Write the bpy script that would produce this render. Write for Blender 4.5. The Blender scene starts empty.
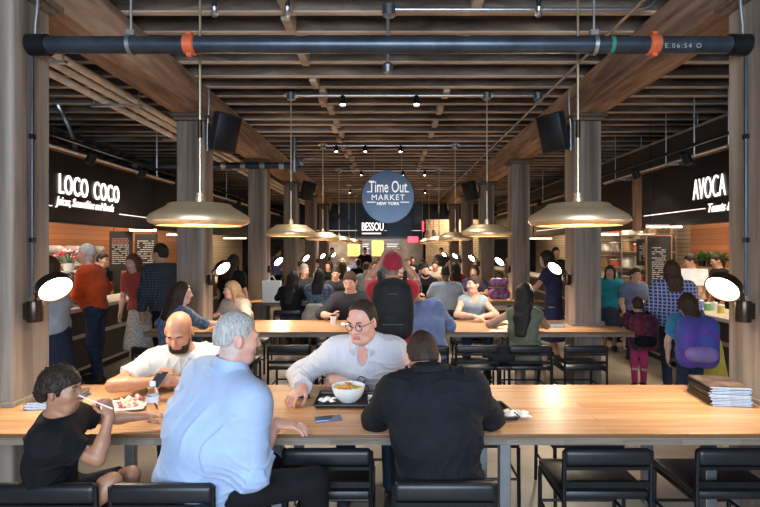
import bpy, math, random
import numpy as np
from mathutils import Vector, Matrix
random.seed(7)
S = bpy.context.scene
COL = S.collection
PI = math.pi
R = math.radians
F = 500.0
def wx(px, Y): return (px - 389) * Y / F
def wz(py, Y): return 1.7 - (py - 248) * Y / F

# ------------------------------------------------------------------ materials
def _nt(name):
    m = bpy.data.materials.new(name); m.use_nodes = True
    nt = m.node_tree
    return m, nt, nt.nodes['Principled BSDF']
def _coords(nt, scale, rot=(0, 0, 0), world=False):
    tc = nt.nodes.new('ShaderNodeTexCoord'); mp = nt.nodes.new('ShaderNodeMapping')
    mp.inputs['Scale'].default_value = scale; mp.inputs['Rotation'].default_value = rot
    if world:
        g = nt.nodes.new('ShaderNodeNewGeometry'); nt.links.new(g.outputs['Position'], mp.inputs['Vector'])
    else:
        nt.links.new(tc.outputs['Object'], mp.inputs['Vector'])
    return mp.outputs['Vector']
def _noise(nt, vec, sc, det=4, dist=0.0, rough=.55):
    n = nt.nodes.new('ShaderNodeTexNoise'); n.inputs['Scale'].default_value = sc
    n.inputs['Detail'].default_value = det; n.inputs['Distortion'].default_value = dist
    n.inputs['Roughness'].default_value = rough
    nt.links.new(vec, n.inputs['Vector']); return n.outputs['Fac']
def _ramp(nt, fac, stops):
    r = nt.nodes.new('ShaderNodeValToRGB'); e = r.color_ramp.elements
    while len(e) < len(stops): e.new(.5)
    for el, (p, c) in zip(e, stops): el.position = p; el.color = (c[0], c[1], c[2], 1)
    nt.links.new(fac, r.inputs['Fac']); return r.outputs['Color']
def _bump(nt, b, fac, strength, dist=.01):
    n = nt.nodes.new('ShaderNodeBump'); n.inputs['Strength'].default_value = strength
    n.inputs['Distance'].default_value = dist
    nt.links.new(fac, n.inputs['Height']); nt.links.new(n.outputs['Normal'], b.inputs['Normal'])
def M(name, col, rough=.5, metal=0., var=.15, scale=12, st=(1, 1, 1), bump=0., emis=0., spec=.5, det=4, world=False):
    m, nt, b = _nt(name)
    b.inputs['Roughness'].default_value = rough; b.inputs['Metallic'].default_value = metal
    b.inputs['Specular IOR Level'].default_value = spec
    f = _noise(nt, _coords(nt, st, world=world), scale, det)
    lo = [max(0, c * (1 - var)) for c in col]; hi = [min(1, c * (1 + var)) for c in col]
    c = _ramp(nt, f, [(.3, lo), (.7, hi)])
    nt.links.new(c, b.inputs['Base Color'])
    if bump: _bump(nt, b, f, bump)
    if emis:
        b.inputs['Emission Color'].default_value = (*col, 1); b.inputs['Emission Strength'].default_value = emis
    return m
def wood(name, cols, axis='Z', grain=14, rough=.7, bump=.35, stretch=.06, knots=True, world=False):
    m, nt, b = _nt(name); b.inputs['Roughness'].default_value = rough
    sc = {'X': (stretch, 1, 1), 'Y': (1, stretch, 1), 'Z': (1, 1, stretch)}[axis]
    v = _coords(nt, sc, world=world)
    f1 = _noise(nt, v, grain, 6, .6, .6); f2 = _noise(nt, v, grain * .22, 3, .3)
    mx = nt.nodes.new('ShaderNodeMath'); mx.operation = 'MULTIPLY_ADD'
    nt.links.new(f2, mx.inputs[0]); mx.inputs[1].default_value = .55
    m2 = nt.nodes.new('ShaderNodeMath'); m2.operation = 'MULTIPLY'; m2.inputs[1].default_value = .5
    nt.links.new(f1, m2.inputs[0]); nt.links.new(m2.outputs[0], mx.inputs[2])
    n = len(cols)
    c = _ramp(nt, mx.outputs[0], [(.36 + .32 * i / (n - 1), cols[i]) for i in range(n)])
    nt.links.new(c, b.inputs['Base Color'])
    if bump: _bump(nt, b, f1, bump, .02)
    return m
def plank_wood(name, cols, width, axis='Y', rough=.35, gap=.02, length=1.4):
    """boards running along X, laid side by side along Y (or Z)"""
    m, nt, b = _nt(name); b.inputs['Roughness'].default_value = rough
    v = _coords(nt, (1, 1, 1))
    sp = nt.nodes.new('ShaderNodeSeparateXYZ'); nt.links.new(v, sp.inputs[0])
    cb = nt.nodes.new('ShaderNodeCombineXYZ')
    nt.links.new(sp.outputs['X'], cb.inputs[0]); nt.links.new(sp.outputs[axis], cb.inputs[1])
    br = nt.nodes.new('ShaderNodeTexBrick')
    br.inputs['Color1'].default_value = (.15, .15, .15, 1); br.inputs['Color2'].default_value = (.9, .9, .9, 1)
    br.inputs['Mortar'].default_value = (.45, .45, .45, 1)
    br.inputs['Scale'].default_value = 1; br.inputs['Brick Width'].default_value = length
    br.inputs['Row Height'].default_value = width; br.inputs['Mortar Size'].default_value = gap * width
    nt.links.new(cb.outputs[0], br.inputs['Vector'])
    g = _noise(nt, _coords(nt, (.05, 1, 1)), 46, 5, .5)
    a = nt.nodes.new('ShaderNodeMath'); a.operation = 'MULTIPLY_ADD'; a.inputs[1].default_value = .28
    sep = nt.nodes.new('ShaderNodeRGBToBW'); nt.links.new(br.outputs['Color'], sep.inputs[0])
    nt.links.new(sep.outputs[0], a.inputs[0])
    g2 = nt.nodes.new('ShaderNodeMath'); g2.operation = 'MULTIPLY'; g2.inputs[1].default_value = .72
    nt.links.new(g, g2.inputs[0]); nt.links.new(g2.outputs[0], a.inputs[2])
    n = len(cols)
    c = _ramp(nt, a.outputs[0], [(.3 + .42 * i / (n - 1), cols[i]) for i in range(n)])
    mo = nt.nodes.new('ShaderNodeMix'); mo.data_type = 'RGBA'; mo.inputs[7].default_value = (*[k * .45 for k in cols[0]], 1)
    nt.links.new(br.outputs['Fac'], mo.inputs[0]); nt.links.new(c, mo.inputs[6])
    nt.links.new(mo.outputs[2], b.inputs['Base Color'])
    _bump(nt, b, g, .08)
    return m
def cloth(name, col, rough=.9, var=.12, weave=.25, pattern=None, col2=None, ps=18):
    m, nt, b = _nt(name); b.inputs['Roughness'].default_value = rough; b.inputs['Specular IOR Level'].default_value = .2
    b.inputs['Sheen Weight'].default_value = .12 if max(col) > .1 else 0
    v = _coords(nt, (1, 1, 1))
    f = _noise(nt, v, 16, 3)
    lo = [c * (1 - var) for c in col]; hi = [min(1, c * (1 + var)) for c in col]
    c = _ramp(nt, f, [(.3, lo), (.7, hi)])
    if pattern:
        if pattern == 'spots': t = _noise(nt, v, ps, 2, 1.); lohi = (.48, .55)
        elif pattern == 'plaid':
            w1 = nt.nodes.new('ShaderNodeTexWave'); w1.inputs['Scale'].default_value = ps * .1; w1.bands_direction = 'X'
            w2 = nt.nodes.new('ShaderNodeTexWave'); w2.inputs['Scale'].default_value = ps * .1; w2.bands_direction = 'Z'
            nt.links.new(v, w1.inputs[0]); nt.links.new(v, w2.inputs[0])
            mm = nt.nodes.new('ShaderNodeMath'); mm.operation = 'MAXIMUM'
            nt.links.new(w1.outputs['Fac'], mm.inputs[0]); nt.links.new(w2.outputs['Fac'], mm.inputs[1]); t = mm.outputs[0]; lohi = (.7, .9)
        else:
            w1 = nt.nodes.new('ShaderNodeTexWave'); w1.inputs['Scale'].default_value = ps * .1
            w1.bands_direction = {'hstripe': 'Z', 'vstripe': 'X', 'diag': 'DIAGONAL'}[pattern]; nt.links.new(v, w1.inputs[0])
            if pattern == 'diag': w1.inputs['Distortion'].default_value = 1.5
            t = w1.outputs['Fac']; lohi = (.55, .7)
        k = _ramp(nt, t, [(lohi[0], (0, 0, 0)), (lohi[1], (1, 1, 1))])
        mx = nt.nodes.new('ShaderNodeMix'); mx.data_type = 'RGBA'; mx.inputs[7].default_value = (*col2, 1)
        nt.links.new(k, mx.inputs[0]); nt.links.new(c, mx.inputs[6]); c = mx.outputs[2]
    nt.links.new(c, b.inputs['Base Color'])
    _bump(nt, b, _noise(nt, v, 220, 2), weave, .002)
    return m
def skinm(name, col):
    m, nt, b = _nt(name); b.inputs['Roughness'].default_value = .48
    v = _coords(nt, (1, 1, 1))
    f = _noise(nt, v, 14, 4)
    c = _ramp(nt, f, [(.3, (col[0] * .86, col[1] * .78, col[2] * .76)), (.7, (min(1, col[0] * 1.06), col[1] * 1.05, col[2] * 1.05))])
    nt.links.new(c, b.inputs['Base Color'])
    b.inputs['Subsurface Weight'].default_value = .08; b.inputs['Subsurface Scale'].default_value = .01
    _bump(nt, b, _noise(nt, v, 300, 2), .12, .002)
    return m
def hairm(name, col, col2=None):
    m, nt, b = _nt(name); b.inputs['Roughness'].default_value = .62; b.inputs['Specular IOR Level'].default_value = .3
    f = _noise(nt, _coords(nt, (1, 1, .18)), 120, 3, .4)
    col2 = col2 or [c * .45 for c in col]
    nt.links.new(_ramp(nt, f, [(.35, col2), (.65, col)]), b.inputs['Base Color'])
    _bump(nt, b, f, .6, .006)
    return m
def glow(name, col, strength):
    m, nt, b = _nt(name); b.inputs['Base Color'].default_value = (*col, 1)
    b.inputs['Emission Color'].default_value = (*col, 1); b.inputs['Emission Strength'].default_value = strength
    return m
def glass(name, col=(1, 1, 1), rough=.03, ior=1.3):
    m, nt, b = _nt(name); b.inputs['Base Color'].default_value = (*col, 1)
    b.inputs['Transmission Weight'].default_value = 1; b.inputs['Roughness'].default_value = rough; b.inputs['IOR'].default_value = ior
    return m

# ------------------------------------------------------------------ objects
def link(o, parent=None):
    COL.objects.link(o)
    if parent is not None: o.parent = parent
    return o
def tag(o, label=None, cat=None, group=None, kind=None):
    if label: o['label'] = label
    if cat: o['category'] = cat
    if group: o['group'] = group
    if kind: o['kind'] = kind
    return o
def thing(name, label, cat, loc=(0, 0, 0), rz=0, group=None):
    o = bpy.data.objects.new(name, None); o.empty_display_size = .1
    link(o); o.location = loc; o.rotation_euler = (0, 0, rz)
    return tag(o, label, cat, group)
def dup(root, loc, rz=None, label=None, group=None):
    def cp(o, par):
        c = o.copy(); COL.objects.link(c)
        if par is not None:
            c.parent = par; c.matrix_parent_inverse = o.matrix_parent_inverse.copy()
        for ch in list(o.children): cp(ch, c)
        return c
    r = cp(root, None); r.location = loc
    if rz is not None: r.rotation_euler = (0, 0, rz)
    if label: r['label'] = label
    if group: r['group'] = group
    return r
def frame(d):
    d = Vector(d).normalized()
    u = Vector((0, 0, 1)) if abs(d.z) < .9 else Vector((1, 0, 0))
    a = d.cross(u).normalized(); b = a.cross(d).normalized()
    return d, a, b
class MB:
    def __init__(s): s.v = []; s.f = []; s.sm = []; s.mi = []; s.cur = 0
    def add(s, vs, fs, smooth=False):
        o = len(s.v); s.v += [tuple(v) for v in vs]
        for f in fs:
            s.f.append([o + i for i in f]); s.sm.append(smooth); s.mi.append(s.cur)
        return s
    def box(s, c, d, rot=None):
        hx, hy, hz = d[0] / 2, d[1] / 2, d[2] / 2
        vs = [Vector((x, y, z)) for x in (-hx, hx) for y in (-hy, hy) for z in (-hz, hz)]
        if rot is not None:
            rm = rot if isinstance(rot, Matrix) else Matrix.Rotation(rot, 3, 'Z'); vs = [rm @ v for v in vs]
        vs = [v + Vector(c) for v in vs]
        return s.add(vs, [(0, 1, 3, 2), (4, 6, 7, 5), (0, 4, 5, 1), (2, 3, 7, 6), (0, 2, 6, 4), (1, 5, 7, 3)])
    def b2(s, lo, hi): return s.box([(a + b) / 2 for a, b in zip(lo, hi)], [abs(b - a) for a, b in zip(lo, hi)])
    def rbox(s, c, d, r=.01, rot=None, seg=2):
        """box with rounded vertical+horizontal edges (superellipse-ish bevel)"""
        import bmesh
        bm = bmesh.new(); bmesh.ops.create_cube(bm, size=1)
        for v in bm.verts: v.co = Vector((v.co.x * d[0], v.co.y * d[1], v.co.z * d[2]))
        bmesh.ops.bevel(bm, geom=bm.edges[:], offset=min(r, min(d) * .49), segments=seg, profile=.5, affect='EDGES')
        rm = None
        if rot is not None: rm = rot if isinstance(rot, Matrix) else Matrix.Rotation(rot, 3, 'Z')
        bm.verts.ensure_lookup_table()
        vs = [((rm @ v.co) if rm else v.co) + Vector(c) for v in bm.verts]
        fs = [[v.index for v in f.verts] for f in bm.faces]; bm.free()
        return s.add(vs, fs, True)
    def tube(s, pts, r, n=10, caps=True):
        pts = [Vector(p) for p in pts]; rs = r if isinstance(r, (list, tuple)) else [r] * len(pts)
        vs = []; m = len(pts); prev = None
        for i, p in enumerate(pts):
            d = (pts[min(i + 1, m - 1)] - pts[max(i - 1, 0)])
            d = d.normalized()
            if prev is None: _, a, b = frame(d)
            else:
                a = (prev - d * prev.dot(d)).normalized(); b = d.cross(a)
                prev = a
            b = d.cross(a)
            for k in range(n):
                t = 2 * PI * k / n; vs.append(p + (a * math.cos(t) + b * math.sin(t)) * rs[i])
        fs = [(i * n + k, i * n + (k + 1) % n, (i + 1) * n + (k + 1) % n, (i + 1) * n + k) for i in range(m - 1) for k in range(n)]
        s.add(vs, fs, True)
        if caps:
            s.add(vs[:n], [list(range(n))[::-1]]); s.add(vs[-n:], [list(range(n))])
        return s
    def lathe(s, prof, c=(0, 0, 0), n=32, ax=(0, 0, 1)):
        d, a, b = frame(ax); a2 = b; b2 = d.cross(a2)
        vs = []; c = Vector(c)
        for (r, z) in prof:
            for k in range(n):
                t = 2 * PI * k / n; vs.append(c + d * z + (a2 * math.cos(t) + b2 * math.sin(t)) * max(r, 1e-5))
        fs = [(i * n + k, i * n + (k + 1) % n, (i + 1) * n + (k + 1) % n, (i + 1) * n + k) for i in range(len(prof) - 1) for k in range(n)]
        return s.add(vs, fs, True)
    def ball(s, c, r, n=10, sc=(1, 1, 1)):
        prof = [(math.sin(PI * i / n), -math.cos(PI * i / n)) for i in range(n + 1)]
        m = MB().lathe(prof, n=2 * n)
        vs = [(c[0] + v[0] * r * sc[0], c[1] + v[1] * r * sc[1], c[2] + v[2] * r * sc[2]) for v in m.v]
        return s.add(vs, m.f, True)
    def prism(s, poly, z0, z1):
        n = len(poly)
        vs = [(x, y, z0) for x, y in poly] + [(x, y, z1) for x, y in poly]
        return s.add(vs, [list(range(n))[::-1], [n + i for i in range(n)]] + [(i, (i + 1) % n, n + (i + 1) % n, n + i) for i in range(n)])
    def build(s, name, mats, parent=None, bevel=0, loc=None, rot=None, seg=2):
        me = bpy.data.meshes.new(name); me.from_pydata(s.v, [], s.f)
        me.polygons.foreach_set('use_smooth', s.sm); me.polygons.foreach_set('material_index', s.mi)
        for m in (mats if isinstance(mats, (list, tuple)) else [mats]): me.materials.append(m)
        me.update()
        if any(s.sm): me.set_sharp_from_angle(angle=R(38))
        o = link(bpy.data.objects.new(name, me), parent)
        if bevel:
            b = o.modifiers.new('edge', 'BEVEL'); b.width = bevel; b.segments = seg; b.limit_method = 'ANGLE'; b.angle_limit = R(40)
        if loc is not None: o.location = loc
        if rot is not None: o.rotation_euler = rot
        return o
def struct(o): o['kind'] = 'structure'; return o
def arc(p0, p1, p2, n=6):
    p0, p1, p2 = Vector(p0), Vector(p1), Vector(p2)
    return [(1 - t) ** 2 * p0 + 2 * t * (1 - t) * p1 + t * t * p2 for t in [i / n for i in range(n + 1)]]
def text(name, body, size, loc, rot, mat, parent=None, sx=1., shear=0., ext=.006, bold=0., align='LEFT', space=1.):
    cu = bpy.data.curves.new(name, 'FONT'); cu.body = body; cu.size = size; cu.extrude = ext; cu.shear = shear
    cu.offset = bold; cu.align_x = align; cu.space_character = space; cu.resolution_u = 4
    t = bpy.data.objects.new(name, cu); COL.objects.link(t)
    dg = bpy.context.evaluated_depsgraph_get()
    me = bpy.data.meshes.new_from_object(t.evaluated_get(dg)); bpy.data.objects.remove(t)
    me.name = name; me.materials.clear(); me.materials.append(mat)
    for v in me.vertices: v.co.x *= sx
    o = link(bpy.data.objects.new(name, me), parent); o.location = loc; o.rotation_euler = rot
    return o
def lamp(kind, name, loc, energy, col=(1, 1, 1), size=.1, parent=None, direction=None, cone=None, blend=.5, sy=None):
    l = bpy.data.lights.new(name, kind); l.energy = energy; l.color = col
    if kind == 'AREA':
        l.size = size
        if sy: l.shape = 'RECTANGLE'; l.size_y = sy
        else: l.shape = 'DISK'
    else: l.shadow_soft_size = size
    if kind == 'SPOT': l.spot_size = R(cone or 90); l.spot_blend = blend
    o = bpy.data.objects.new(name, l); link(o, parent); o.location = loc
    if direction is not None: o.rotation_euler = Vector(direction).to_track_quat('-Z', 'Y').to_euler()
    return o

# ------------------------------------------------------------------ implicit surfaces (people, bags, food)
def V(*a): return np.array(a, dtype=np.float64)
def unit(v): return v / (np.linalg.norm(v) + 1e-9)
def cap(a, b, ra, rb=None, k=.03, side=None, fv=1., fw=1., cut=(0, 0), sub=False):
    return dict(t='c', a=np.asarray(a, float), b=np.asarray(b, float), ra=ra, rb=ra if rb is None else rb, k=k, side=side, fv=fv, fw=fw, cut=cut, sub=sub)
def ell(c, r, ax=None, k=.02, sub=False):
    return dict(t='e', c=np.asarray(c, float), r=np.asarray(r, float), ax=np.eye(3) if ax is None else np.asarray(ax, float), k=k, sub=sub)
def prim_bounds(p):
    if p['t'] == 'c':
        r = max(p['ra'], p['rb']) / min(p['fv'], p['fw'], 1.)
        return np.minimum(p['a'], p['b']) - r, np.maximum(p['a'], p['b']) + r
    r = max(p['r']); return p['c'] - r, p['c'] + r
def prim_eval(p, X, Y, Z):
    if p['t'] == 'e':
        q = [X - p['c'][0], Y - p['c'][1], Z - p['c'][2]]; k0 = 0; k1 = 0
        for i in range(3):
            l = (p['ax'][i][0] * q[0] + p['ax'][i][1] * q[1] + p['ax'][i][2] * q[2]).astype(np.float32)
            k0 = k0 + (l / p['r'][i]) ** 2; k1 = k1 + (l / p['r'][i] ** 2) ** 2
        k0 = np.sqrt(k0); return k0 * (k0 - 1) / (np.sqrt(k1) + 1e-6)
    a, b = p['a'], p['b']; ax = b - a; L = np.linalg.norm(ax) + 1e-9; u = ax / L
    q = [X - a[0], Y - a[1], Z - a[2]]
    pu = (q[0] * u[0] + q[1] * u[1] + q[2] * u[2])
    h = np.clip(pu / L, 0, 1); r = p['ra'] + (p['rb'] - p['ra']) * h
    if p['side'] is not None:
        v = np.asarray(p['side'], float); v = unit(v - u * v.dot(u)); w = np.cross(u, v)
        pv = (q[0] * v[0] + q[1] * v[1] + q[2] * v[2]) * p['fv']; pw = (q[0] * w[0] + q[1] * w[1] + q[2] * w[2]) * p['fw']
        d = np.sqrt((pu - h * L) ** 2 + pv ** 2 + pw ** 2) - r
    else:
        d2 = q[0] ** 2 + q[1] ** 2 + q[2] ** 2 - pu ** 2
        d = np.sqrt(np.maximum(d2, 0) + (pu - h * L) ** 2) - r
    if p['cut'][0]: d = np.maximum(d, -pu)
    if p['cut'][1]: d = np.maximum(d, pu - L)
    return d
def smin(a, b, k):
    h = np.maximum(k - np.abs(a - b), 0) / k
    return np.minimum(a, b) - h * h * k * .25
def folds(X, Y, Z, amp, f=26., seed=0):
    rs = np.random.RandomState(seed); out = 0
    for i in range(3):
        d = rs.normal(size=3); d /= np.linalg.norm(d); e = rs.normal(size=3); e /= np.linalg.norm(e)
        ff = f * (1 + .5 * i)
        wob = np.sin((X * e[0] + Y * e[1] + Z * e[2]) * ff * .6 + i * 2.1) * 1.4
        s = np.sin((X * d[0] + Y * d[1] + Z * d[2]) * ff + wob)
        msk = .5 + .5 * np.sin((X * d[1] + Y * d[2] - Z * d[0]) * f * .45 + i * 1.7)
        out = out - ((1 - np.abs(s)) ** 3.5) * msk / (1 + .35 * i)
    return out * amp
def surface(prims, vox, post=None, noise=None):
    lo = np.min([prim_bounds(p)[0] for p in prims if not p['sub']], 0) - 3 * vox
    hi = np.max([prim_bounds(p)[1] for p in prims if not p['sub']], 0) + 3 * vox
    n = np.ceil((hi - lo) / vox).astype(int) + 1
    ax = [np.arange(n[i], dtype=np.float32) * np.float32(vox) + np.float32(lo[i]) for i in range(3)]
    D = np.full(n, .5, np.float32)
    for p in prims:
        a, b = prim_bounds(p); mg = p['k'] + 2 * vox + .012
        i0 = np.clip(np.floor((a - mg - lo) / vox).astype(int), 0, n); i1 = np.clip(np.ceil((b + mg - lo) / vox).astype(int) + 1, 0, n)
        if np.any(i1 <= i0): continue
        X = ax[0][i0[0]:i1[0], None, None]; Y = ax[1][None, i0[1]:i1[1], None]; Z = ax[2][None, None, i0[2]:i1[2]]
        d = prim_eval(p, X, Y, Z).astype(np.float32)
        sl = tuple(slice(i0[i], i1[i]) for i in range(3))
        if p['sub']: D[sl] = -smin(-D[sl], d, p['k'])
        else: D[sl] = smin(D[sl], d, p['k'])
    X = ax[0][:, None, None]; Y = ax[1][None, :, None]; Z = ax[2][None, None, :]
    if noise: D = D + folds(X, Y, Z, noise[0], noise[1], noise[2]).astype(np.float32)
    if post is not None: D = post(D, X, Y, Z)
    D[0] = D[-1] = .1; D[:, 0] = D[:, -1] = .1; D[:, :, 0] = D[:, :, -1] = .1
    s = D < 0
    c = np.zeros(np.array(n) - 1, np.int8)
    for i in (0, 1):
        for j in (0, 1):
            for k in (0, 1): c += s[i:n[0] - 1 + i, j:n[1] - 1 + j, k:n[2] - 1 + k]
    I = np.argwhere((c > 0) & (c < 8)); idx = np.full(c.shape, -1, np.int32); idx[I[:, 0], I[:, 1], I[:, 2]] = np.arange(len(I))
    acc = np.zeros((len(I), 3)); cnt = np.zeros(len(I))
    for a in range(3):
        o1, o2 = [q for q in range(3) if q != a]
        for p in (0, 1):
            for q in (0, 1):
                off = [0, 0, 0]; off[o1] = p; off[o2] = q; A = I + off; B = A.copy(); B[:, a] += 1
                da = D[A[:, 0], A[:, 1], A[:, 2]]; db = D[B[:, 0], B[:, 1], B[:, 2]]; m = (da < 0) != (db < 0)
                t = np.where(m, da / np.where(m, da - db, 1), 0); P = np.array(off, float)[None].repeat(len(I), 0); P[:, a] += t
                acc += P * m[:, None]; cnt += m
    vs = (I + acc / np.maximum(cnt, 1)[:, None]) * vox + lo
    quads = []
    for a in range(3):
        o1, o2 = (a + 1) % 3, (a + 2) % 3
        sl0 = [slice(None)] * 3; sl1 = [slice(None)] * 3; sl0[a] = slice(0, -1); sl1[a] = slice(1, None)
        A, B = s[tuple(sl0)], s[tuple(sl1)]
        for inside in (True, False):
            E = np.argwhere((A & ~B) if inside else (B & ~A))
            ok = (E[:, o1] > 0) & (E[:, o2] > 0) & (E[:, o1] < n[o1] - 1) & (E[:, o2] < n[o2] - 1); E = E[ok]
            cs = []
            for (p, q) in ((1, 1), (0, 1), (0, 0), (1, 0)):
                cc = E.copy(); cc[:, o1] -= p; cc[:, o2] -= q; cs.append(idx[cc[:, 0], cc[:, 1], cc[:, 2]])
            Q = np.stack(cs, 1); quads.append(Q if inside else Q[:, ::-1])
    Q = np.concatenate(quads); Q = Q[(Q >= 0).all(1)]
    return vs, Q
def smooth_v(vs, Q, it):
    for _ in range(it):
        acc = np.zeros_like(vs); cnt = np.zeros(len(vs))
        for a, b in ((0, 1), (1, 2), (2, 3), (3, 0)):
            for p, q in ((a, b), (b, a)):
                np.add.at(acc, Q[:, p], vs[Q[:, q]]); np.add.at(cnt, Q[:, p], 1)
        vs = vs * .5 + .5 * acc / np.maximum(cnt, 1)[:, None]
    return vs
def sdf_obj(name, prims, vox, mats, parent=None, post=None, noise=None, it=1, face_mat=None):
    vs, Q = surface(prims, vox, post, noise)
    vs = smooth_v(vs, Q, it)
    me = bpy.data.meshes.new(name)
    me.vertices.add(len(vs)); me.vertices.foreach_set('co', vs.astype(np.float32).ravel())
    me.loops.add(len(Q) * 4); me.loops.foreach_set('vertex_index', Q.astype(np.int32).ravel())
    me.polygons.add(len(Q)); me.polygons.foreach_set('loop_start', np.arange(len(Q), dtype=np.int32) * 4)
    me.polygons.foreach_set('use_smooth', np.ones(len(Q), bool))
    for m in (mats if isinstance(mats, (list, tuple)) else [mats]): me.materials.append(m)
    if face_mat is not None: me.polygons.foreach_set('material_index', face_mat(vs[Q].mean(1)).astype(np.int32))
    me.update(calc_edges=True); me.validate()
    return link(bpy.data.objects.new(name, me), parent)
# ------------------------------------------------------------------ palette
m_col = wood('weathered_timber', [(.07, .05, .038), (.185, .143, .112), (.29, .235, .19), (.4, .335, .28)], 'Z', 11, .8, .35, .05)
m_cap = wood('cap_timber', [(.05, .035, .026), (.13, .09, .065), (.22, .16, .12)], 'X', 16, .8, .4)
m_beam = wood('beam_timber', [(.07, .04, .027), (.22, .135, .09), (.4, .26, .175), (.55, .39, .27)], 'Y', 9, .8, .5, .12)
m_joist = wood('joist_timber', [(.02, .015, .012), (.07, .05, .038), (.17, .125, .095), (.34, .265, .205)], 'X', 7, .85, .5, .22, world=True)  # joist sides: shade of the gaps put into the darker colour
m_jbot = wood('pale_lit_joist_timber', [(.16, .115, .085), (.34, .26, .195), (.5, .4, .31), (.62, .52, .42)], 'X', 7, .85, .3, .2, world=True)  # lit look of the joist undersides painted as paler timber; blocking is pale too
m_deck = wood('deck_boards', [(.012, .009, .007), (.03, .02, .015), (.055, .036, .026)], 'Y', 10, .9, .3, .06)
m_floor = M('polished_concrete', (.36, .3, .235), .42, 0, .22, 1.6, bump=.03, det=8)
m_dark = M('dark_plaster', (.014, .014, .017), .7, 0, .3, 5)
m_tile = plank_wood('orange_wood_wall', [(.24, .075, .025), (.4, .14, .05), (.5, .19, .075)], .11, 'Z', .35, .03, .6)
m_brick = plank_wood('pale_wall', [(.3, .22, .15), (.45, .34, .23), (.52, .4, .28)], .09, 'Z', .6, .08, .25)
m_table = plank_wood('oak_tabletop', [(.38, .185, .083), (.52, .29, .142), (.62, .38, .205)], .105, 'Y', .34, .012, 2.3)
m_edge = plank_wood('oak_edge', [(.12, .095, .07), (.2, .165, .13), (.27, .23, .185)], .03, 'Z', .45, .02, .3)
m_steel = M('grey_steel', (.27, .3, .33), .35, .9, .1, 8)
m_blk = M('black_metal', (.012, .013, .016), .38, .5, .2, 9)
m_vinyl = M('black_vinyl', (.008, .009, .012), .4, 0, .25, 30, bump=.05)
m_pipe = M('black_pipe', (.05, .062, .08), .33, .6, .35, 6, bump=.05)
m_orange = M('orange_coupling', (.55, .1, .035), .45, .1, .15, 10)
m_green = M('green_paint', (.02, .2, .1), .5)
m_zinc = M('galvanised_conduit', (.5, .52, .54), .32, .9, .12, 20)
m_brass = M('brushed_brass', (.88, .68, .42), .38, .78, .06, 14)
m_rod = M('brass_rod', (.62, .5, .33), .35, .9, .08, 10)
m_bronze = M('dark_bronze', (.06, .042, .032), .3, .85, .2, 10)
m_beigepipe = M('beige_pipe', (.78, .67, .57), .55, 0, .15, 8)
m_fascia = M('black_fascia', (.006, .006, .007), .34, 0, .2, 4)
m_white = M('white_paint', (.8, .8, .78), .5, 0, .04)
m_wtrim = wood('stall_post_wood', [(.2, .1, .05), (.32, .17, .09)], 'Z', 20, .5, .2)
m_speaker = M('speaker_black', (.014, .018, .026), .55, 0, .2, 40, bump=.1)
g_lens = glow('lamp_lens', (1, .86, .66), 20)
g_letter = glow('lit_letter', (1, .93, .86), 1.05)
g_sub = glow('lit_script', (1, .84, .76), .7)
g_warm = glow('warm_tube', (1, .84, .6), 7)
g_bulb = glow('spot_bulb', (1, .9, .75), 22)
g_under = glow('pendant_diffuser', (1, .8, .55), 3.5)
g_red = glow('red_light', (1, .03, .05), 3)

HW = 2.26; CW = .335; CD = .335; Y0 = 3.0; BAY = 3.1; NB = 6
CY = [Y0 + BAY * k for k in range(NB)]          # near faces of the columns
YEND = 23.2
# ------------------------------------------------------------------ shell
struct(MB().b2((-8.3, -3.2, -.2), (8.3, YEND + .3, 0)).build('floor', m_floor))
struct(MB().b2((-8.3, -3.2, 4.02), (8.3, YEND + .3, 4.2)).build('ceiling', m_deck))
struct(MB().b2((-8.3, -3.2, 0), (-8.1, YEND, 4.02)).build('wall_left', m_dark))
struct(MB().b2((8.1, -3.2, 0), (8.3, YEND, 4.02)).build('wall_right', m_dark))
struct(MB().b2((-8.3, YEND, 0), (8.3, YEND + .3, 4.02)).build('wall_back', m_dark))
# joists across the hall
jm = None
y = .3
while y < YEND - .2:
    if jm is None:
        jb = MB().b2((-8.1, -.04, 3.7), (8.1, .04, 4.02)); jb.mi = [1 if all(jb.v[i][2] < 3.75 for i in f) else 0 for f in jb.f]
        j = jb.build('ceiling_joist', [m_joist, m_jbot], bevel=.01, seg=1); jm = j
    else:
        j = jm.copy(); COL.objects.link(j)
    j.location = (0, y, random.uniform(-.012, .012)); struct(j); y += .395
bk = None
for X in (-.87, .7):
    for q in range(9, 34, 1 if X < 0 else 2):
        if (q * 7) % 5 == 1: continue
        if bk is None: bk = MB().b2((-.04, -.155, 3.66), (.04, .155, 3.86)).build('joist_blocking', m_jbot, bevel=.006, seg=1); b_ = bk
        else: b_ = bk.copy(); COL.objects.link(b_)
        b_.location = (X + .05 * math.sin(q * 3.1), .3 + .395 * q + .1975, 0); struct(b_)
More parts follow.
